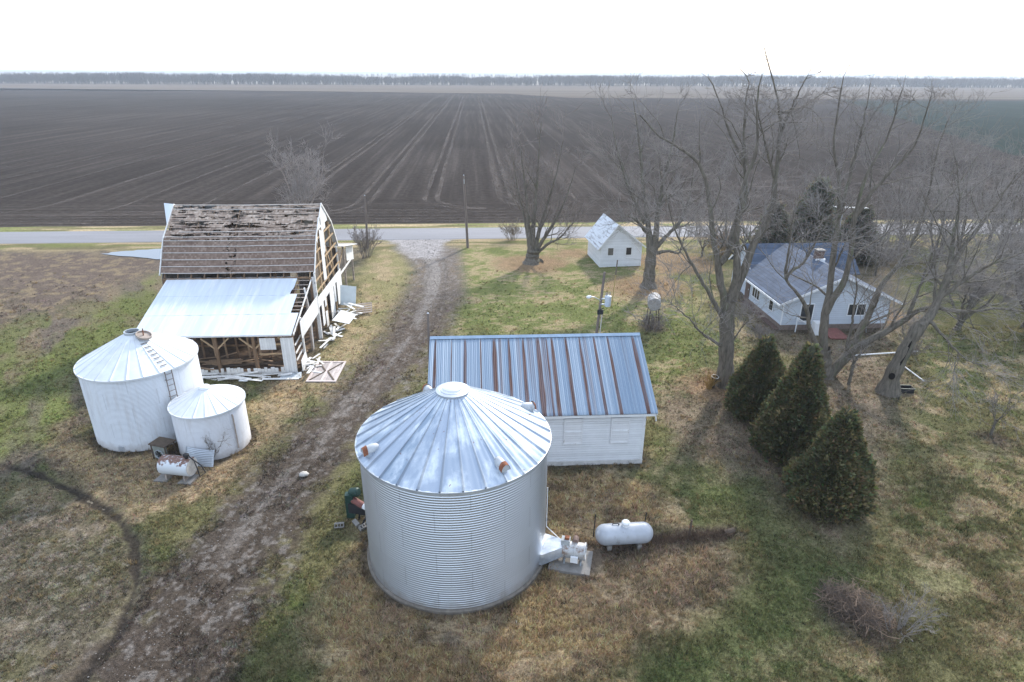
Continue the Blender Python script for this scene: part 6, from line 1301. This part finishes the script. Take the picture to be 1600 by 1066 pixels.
# ---- evergreens
def leaf_mat(name):
    m, nt, b = nodes(name); a = nd(nt, 'ShaderNodeAttribute', attribute_name='Col'); ln(nt, a.outputs['Color'], b.inputs['Base Color']); b.inputs['Roughness'].default_value = .8; b.inputs['Specular IOR Level'].default_value = .02
    tl = nd(nt, 'ShaderNodeBsdfTranslucent'); ln(nt, a.outputs['Color'], tl.inputs['Color']); mx_ = nd(nt, 'ShaderNodeMixShader'); mx_.inputs[0].default_value = .45
    ln(nt, b.outputs[0], mx_.inputs[1]); ln(nt, tl.outputs[0], mx_.inputs[2]); ln(nt, mx_.outputs[0], nt.nodes['Material Output'].inputs[0]); return m
M_LEAF = leaf_mat('evergreen_foliage')
def sprays(P, N, size, rng, aspect=.45, droop=.0, col=(.04, .052, .022), cv=.35, blades=3):
    """leaf sprays: fans of thin triangles set at P and pointing along N"""
    n = len(P); Vs, Fs, Cs = [], [], []
    N = N/np.linalg.norm(N, axis=1, keepdims=True)
    for b in range(blades):
        d = N+rng.normal(0, .38, (n, 3)); d[:, 2] += .18-droop; d /= np.linalg.norm(d, axis=1, keepdims=True)
        s = np.cross(d, rng.normal(0, 1, (n, 3))); s /= np.linalg.norm(s, axis=1, keepdims=True)+1e-9
        L_ = size*rng.uniform(.6, 1.3, n)[:, None]; w_ = L_*aspect
        Vs.append(np.stack([P-s*w_*.25, P+s*w_*.25, P+d*L_*.6+s*w_*.5, P+d*L_, P+d*L_*.6-s*w_*.5], 1))
    V = np.stack(Vs, 1).reshape(-1, 3); m = n*blades; i = np.arange(m)[:, None]*5
    F = np.concatenate([i+np.array([[0, 1, 2]]), i+np.array([[0, 2, 4]]), i+np.array([[4, 2, 3]])])
    c = np.array(col)*(1+cv*rng.normal(0, .6, (n, 1)))*(1+.15*rng.normal(0, 1, (n, 3))*np.array((1, .5, .6))); c = np.clip(c, .008, .35)
    return V, F, np.repeat(c, blades*5, 0)
def arborvitae(base, h, r, seed, label, lean=(0, 0), n=15000):
    rng = np.random.default_rng(seed); t = thing('evergreen', base, label, 'evergreen'); b = np.array(base, float)
    v = 1-np.sqrt(rng.random(n)); v = np.clip(v*.75+rng.random(n)*.25, 0.0, .995); a = rng.uniform(0, 2*math.pi, n)
    prof = np.interp(v, [0, .06, .2, .4, .6, .8, .93, 1], [.74, .94, 1., .78, .54, .31, .15, .02])
    out = np.where(rng.random(n) < .14, rng.uniform(1.02, 1.2, n), 1.); lump = 1+.30*(fbm(np.cos(a)*2+7, np.sin(a)*2+v*5, 1.2, seed)-.5)*2+.26*(fbm(a*3.5, v*h*1.4, 1., seed+3, 2)-.5)
    rr = r*prof*lump*out*(1-.22*rng.random(n)**2); P = b+np.stack([rr*np.cos(a)+lean[0]*v, rr*np.sin(a)+lean[1]*v, .05+v*h*.97], 1)
    N = np.stack([np.cos(a), np.sin(a), np.full(n, .75)], 1)
    col = np.where((vn(a*2, v*7, 1., seed+5) > .55)[:, None], (.195, .178, .088), (.140, .138, .070))
    V, F, C_ = sprays(P, N, .20, rng, .42, 0, (.1667, .1667, .1667), .3, 3); C_ = np.clip(C_*np.repeat(col, 15, 0)*6, .015, .32)
    me = mesh_np('crown', V, None, F); add_col(me, C_); link('crown', me, M_LEAF, t)
    k = MB(); k.lathe([(r*p*.78, .02+v_*h*.96) for v_, p in zip([0, .06, .2, .4, .6, .8, .93, 1], [.74, .94, 1., .78, .54, .31, .15, .02])], base, 24); o = k.build('inner_foliage', mat('deep_evergreen', (.06, .062, .036), .95, 0, .4, 6), t, smooth=True)
    for vv in o.data.vertices: vv.co.x += lean[0]*vv.co.z/h; vv.co.y += lean[1]*vv.co.z/h
    MB().tube([(base[0], base[1], -.1), (base[0], base[1], .6)], .12, 8).build('trunk', M_BARK, t)
arborvitae((15.75, 30.6, 0), 5.1, 1.55, 81, 'farthest of the three dark cone shaped evergreens, standing next to the biggest bare tree', (.1, .2))
arborvitae((15.6, 26.4, 0), 6.5, 1.66, 82, 'tallest of the three cone shaped evergreens, in the middle of the row', (.3, .2), 18000)
arborvitae((15.6, 22.6, 0), 5.05, 1.58, 83, 'nearest of the three cone shaped evergreens, closest to the brush pile', (.2, .1), 17000)
def cedar(base, h, r, seed, label, n=9000, size=.34):
    rng = np.random.default_rng(seed); t = thing('cedar_tree', base, label, 'tree'); b = np.array(base, float)
    nb = 150; vb = rng.random(nb)**.9; ab = rng.uniform(0, 6.28, nb); lb = r*np.interp(vb, [0, .15, .5, .85, 1], [.7, 1, .8, .4, .12])*rng.uniform(.6, 1.15, nb)
    i = rng.integers(0, nb, n); u = rng.random(n)**.6; P = b+np.stack([lb[i]*u*np.cos(ab[i]), lb[i]*u*np.sin(ab[i]), .2+vb[i]*h*.95-.25*u*u*lb[i]*.4], 1)+rng.normal(0, .18, (n, 3)); P[:, 2] = np.maximum(P[:, 2], .1)
    N = np.stack([np.cos(ab[i]), np.sin(ab[i]), np.full(n, .5)], 1); V, F, C_ = sprays(P, N, size, rng, .3, .1, (.16, .16, .11), .35, 3)
    me = mesh_np('crown', V, None, F); add_col(me, C_); link('crown', me, M_LEAF, t)
    Pb = np.repeat(b[None], nb, 0)+np.stack([np.zeros(nb), np.zeros(nb), .2+vb*h*.9], 1); Pe = b+np.stack([lb*.9*np.cos(ab), lb*.9*np.sin(ab), .2+vb*h*.9-.15*lb], 1); A = np.stack([Pb, (Pb+Pe)/2+(0, 0, .1), Pe], 1); V, F = tubes_np(A, np.repeat(np.array([[.05, .035, .015]]), nb, 0), 4)
    V2, F2 = tubes_np(np.stack([b+(0, 0, -.1), b+(0, 0, h*.5), b+(0, 0, h*.97)])[None], np.array([[.22, .15, .02]]), 8)
    link('trunk', mesh_np('trunk', np.concatenate([V, V2]), np.concatenate([F, F2+len(V)])), M_BARK, t)
cedar((34.5, 62.0, 0), 8.2, 3.3, 91, 'dark shaggy evergreen tree right behind the back roof of the house')
cedar((39.2, 61.5, 0), 5.4, 2.6, 92, 'lower dark evergreen beside the taller shaggy one behind the house', 6000)
cedar((30.8, 63.0, 0), 5.6, 2.3, 93, 'dark evergreen behind the house, left of the taller shaggy one', 5000)
# ---- far tree line: one mass
def far_line(x0, x1, y0, y1, n, hmin, hmax, seed):
    rng = np.random.default_rng(seed); x = rng.uniform(x0, x1, n); y = y0+(y1-y0)*rng.random(n)+(x-x0)/(x1-x0)*0; h = (hmin+(hmax-hmin)*(np.clip(.35*rng.random(n)+.45*vn(x, y*0, .009, seed)+.35*vn(x, y*0, .04, seed+1)-.1, 0, 1))); k = 16
    b = np.stack([x, y, np.zeros(n)], 1); a = rng.uniform(0, 6.28, (n, k)); s = rng.uniform(0, 1, (n, k)); st = h[:, None]*rng.uniform(.08, .6, (n, k))
    p0 = np.stack([np.repeat(x[:, None], k, 1)+.15*s*np.cos(a)*st, np.repeat(y[:, None], k, 1)+.15*s*np.sin(a)*st, st], -1)
    le = h[:, None]*rng.uniform(.25, .5, (n, k)); p1 = p0+np.stack([np.cos(a)*s*le*.8, np.sin(a)*s*le*.8, np.minimum(le, h[:, None]-st)], -1)
    mid = (p0+p1)/2+rng.normal(0, .4, p0.shape); A = np.stack([p0, mid, p1], 2).reshape(-1, 3, 3); V, F = tubes_np(A, np.repeat(np.array([[.16, .34, .12]]), n*k, 0), 3)
    T_ = np.stack([b, b+np.stack([0*h, 0*h, h*.4], 1), b+np.stack([0*h, 0*h, h*.9], 1)], 1); V2, F2 = tubes_np(T_, np.repeat(np.array([[.35, .25, .06]]), n, 0), 4)
    return V, F, V2, F2
V, F, V2, F2 = far_line(-1500, 700, 930, 1020, 4200, 9, 16.5, 101); Va, Fa, Vb, Fb = far_line(650, 1700, 905, 985, 1900, 8, 14.5, 102)
allV = np.concatenate([V, V2, Va, Vb]); o1, o2, o3 = len(V), len(V)+len(V2), len(V)+len(V2)+len(Va)
o = link('treeline', mesh_np('treeline', allV, np.concatenate([F, F2+o1, Fa+o2, Fb+o3])), mat('far_bare_wood', (.085, .075, .065), .95, 0, .3, .02)); tag(o, 'far line of bare woods along the horizon beyond the fields', 'treeline', kind='stuff')
V, F, V2, F2 = far_line(-2600, 3200, 1900, 2150, 1700, 9, 15, 103); o = link('treeline', mesh_np('treeline', np.concatenate([V, V2]), np.concatenate([F, F2+len(V)])), M_TWIG); tag(o, 'fainter hazy belt of woods behind the far line of bare woods', 'treeline', kind='stuff')
xs = np.linspace(-6300, 6300, 240); Vh = []; 
for j, (yy, k) in enumerate(((4200, 0), (4700, 1), (5600, .9), (6300, 0))):
    Vh.append(np.stack([xs, np.full_like(xs, yy), -.1+k*17.5*(.35+.65*fbm(xs, xs*0+j, .0012, 105))], -1))
struct('far_hills', mesh_np('far_hills', np.concatenate(Vh), grid_faces(4, 240), smooth=True), mat('wooded_hills', (.06, .07, .06), .95, 0, .3, .01))
# ---- grass tufts
def in_any(x, y):
    bad = (np.hypot(x-BX, y-BY) < 3.85) | (np.hypot(x+17.85, y-31.26) < 2.8) | (np.hypot(x+13.8, y-29.17) < 1.76) | ((x > -2.1) & (x < 8.12) & (y > 26.15) & (y < 34.3)) | ((x > -21.8) & (x < -11.4) & (y > 37.3)) | ((x > 22.9) & (y > 43.1))
    bad |= (np.abs(x-3.9) < .95) & (np.abs(y-19.45) < .8); bad |= (x > -11) & (x < -8.7) & (y > 35.8) & (y < 39.1)
    return bad
n = 230000; u = rng.random(n); y = 11.5*(64/11.5)**u; x = rng.uniform(-1, 1, n)*(y*.98+5)+y*.06; ok = ~in_any(x, y) & (rng.random(n) > sstep(26, 62, y)); x, y = x[ok], y[ok]
dr = lined(x, y, DRIVE); nn = fbm(x, y, .8, 120, 3); keep = (dr < .1) | ((dr < 1.2) & (nn > .5) & (y < 48)) | ((nn > .60) & (rng.random(len(x)) < .4)); keep &= lined(x, y, RUT) < .0; keep &= (nn > .36) | (rng.random(len(x)) < .35); x, y, nn = x[keep], y[keep], nn[keep]
n = len(x); c = ground_col(x, y); z = ground_z(x, y); ringm = sstep(-.5, 1, polyd(x, y, RING)); tanm = sstep(-.5, 1, polyd(x, y, TANR))
hgt = (.035+.06*rng.random(n)*(nn/.5))*(1+.9*ringm+.5*tanm)*(1+.015*(y-12)); nb = 4; Vs = []
for b in range(nb):
    a = rng.uniform(0, 6.28, n); w_ = .008+.00055*y; ln_ = rng.uniform(.3, 1.2, n); ox = rng.normal(0, .045, n); oy = rng.normal(0, .045, n); a2 = rng.uniform(0, 6.28, n)
    bx, by = x+ox, y+oy; Vs.append(np.stack([np.stack([bx-np.cos(a2)*w_, by-np.sin(a2)*w_, z-.01], 1), np.stack([bx+np.cos(a2)*w_, by+np.sin(a2)*w_, z-.01], 1), np.stack([bx+np.cos(a)*ln_*hgt, by+np.sin(a)*ln_*hgt, z+hgt*rng.uniform(.6, 1.3, n)], 1)], 1))
# taller clumps: rank dead grass round the bin, along walls and in the rough corner
m_ = 26000; u = rng.random(m_); y2 = 11.5*(60/11.5)**u; x2 = rng.uniform(-1, 1, m_)*(y2*.98+5)+y2*.06
edge = np.minimum(np.abs(np.hypot(x2-BX, y2-BY)-3.9), np.minimum(np.abs(np.hypot(x2+17.85, y2-31.26)-2.95), np.abs(np.hypot(x2+13.8, y2-29.17)-1.9)))
edge = np.minimum(edge, np.where((x2 > -2.4) & (x2 < 8.4), np.abs(y2-26.0), 9)); edge = np.minimum(edge, np.where((x2 > -21.5) & (x2 < -11), np.abs(y2-37.0), 9))
pr2 = .10+.5*sstep(-.5, 1, polyd(x2, y2, RING))+.5*sstep(-.5, 1, polyd(x2, y2, TANR))+.9*sstep(.5, .1, edge)+.25*sstep(.5, .62, fbm(x2, y2, .5, 140)); pr2 *= (lined(x2, y2, DRIVE) < -.3)*(~in_any(x2, y2))
k_ = (rng.random(m_) < pr2*.55) & (fbm(x2, y2, .9, 141, 2)+.25*(edge < .3) > .5); x2, y2 = x2[k_], y2[k_]; m_ = len(x2); c2_ = ground_col(x2, y2); z2 = ground_z(x2, y2); Vc = []; nbl = 14; hh = rng.uniform(.08, .22, m_)
for b in range(nbl):
    a = rng.uniform(0, 6.28, m_); a2 = rng.uniform(0, 6.28, m_); w_ = .009+.0004*y2; ox = rng.normal(0, .05, m_); oy = rng.normal(0, .05, m_); ln_ = rng.uniform(.2, .9, m_)
    bx, by = x2+ox, y2+oy; Vc.append(np.stack([np.stack([bx-np.cos(a2)*w_, by-np.sin(a2)*w_, z2-.01], 1), np.stack([bx+np.cos(a2)*w_, by+np.sin(a2)*w_, z2-.01], 1), np.stack([bx+np.cos(a)*ln_*hh, by+np.sin(a)*ln_*hh, z2+hh*rng.uniform(.6, 1.2, m_)], 1)], 1))
Vc = np.stack(Vc, 1).reshape(-1, 3); cC = np.repeat(np.clip(c2_*.35+np.array((.34, .25, .13))*.65*rng.uniform(.6, 1.25, (m_, 1)), .02, .6), nbl*3, 0)
V = np.stack(Vs, 1).reshape(-1, 3); F = np.arange(n*nb*3).reshape(-1, 3); cc = c*(1.05+.38*rng.normal(0, 1, (n, 1)))*(1+.08*rng.normal(0, 1, (n, 3))); cc = np.clip(cc*1.12, .02, .6)
F = np.concatenate([F, np.arange(len(Vc)).reshape(-1, 3)+len(V)]); V = np.concatenate([V, Vc]); me = mesh_np('grass', V, None, F); add_col(me, np.concatenate([np.repeat(cc, nb*3, 0), cC])); o = link('grass', me, leaf_mat('grass_blades')); tag(o, 'short winter grass, tan and green, over the whole yard', 'grass', kind='stuff')

# ---- loose stones and clods on the driveway
n = 9000; u = rng.random(n); y = 12*(74/12)**u; cx = np.interp(y, [p[1] for p in DRIVE][::-1], [p[0] for p in DRIVE][::-1]); hw = np.interp(y, [p[1] for p in DRIVE][::-1], [p[2] for p in DRIVE][::-1]); x = cx+rng.normal(0, .5, n)*hw
r = rng.uniform(.006, .026, n)*(.5+rng.random(n))*(1+.018*(y-12)); z = ground_z(x, y); O8 = np.array([(1, 0, 0), (0, 1, 0), (-1, 0, 0), (0, -1, 0), (0, 0, 1), (0, 0, -.5)]); a = rng.uniform(0, 6.28, n)
ca, sa = np.cos(a), np.sin(a); S_ = np.stack([r*rng.uniform(.8, 1.5, n), r*rng.uniform(.6, 1., n), r*rng.uniform(.4, .8, n)], 1)
L8 = O8[None]*S_[:, None]; V = np.stack([x[:, None]+L8[..., 0]*ca[:, None]-L8[..., 1]*sa[:, None], y[:, None]+L8[..., 0]*sa[:, None]+L8[..., 1]*ca[:, None], z[:, None]+L8[..., 2]+r[:, None]*.1], -1).reshape(-1, 3)
T8 = np.array([(0, 1, 4), (1, 2, 4), (2, 3, 4), (3, 0, 4), (1, 0, 5), (2, 1, 5), (3, 2, 5), (0, 3, 5)]); F = (T8[None]+(np.arange(n)*6)[:, None, None]).reshape(-1, 3)
k = rng.random((n, 1)); c = np.where(k < .45, C['dirt']*rng.uniform(.5, 1.2, (n, 1)), C['gravel']*rng.uniform(.4, .95, (n, 1))); me = mesh_np('gravel', V, None, F); add_col(me, np.repeat(c, 6, 0)); o = link('gravel', me, attr_mat('loose_stone', fine=(9, 30), amt=.3, bmp=0)); tag(o, 'loose stones and clods scattered along the dirt driveway', 'gravel', kind='stuff')
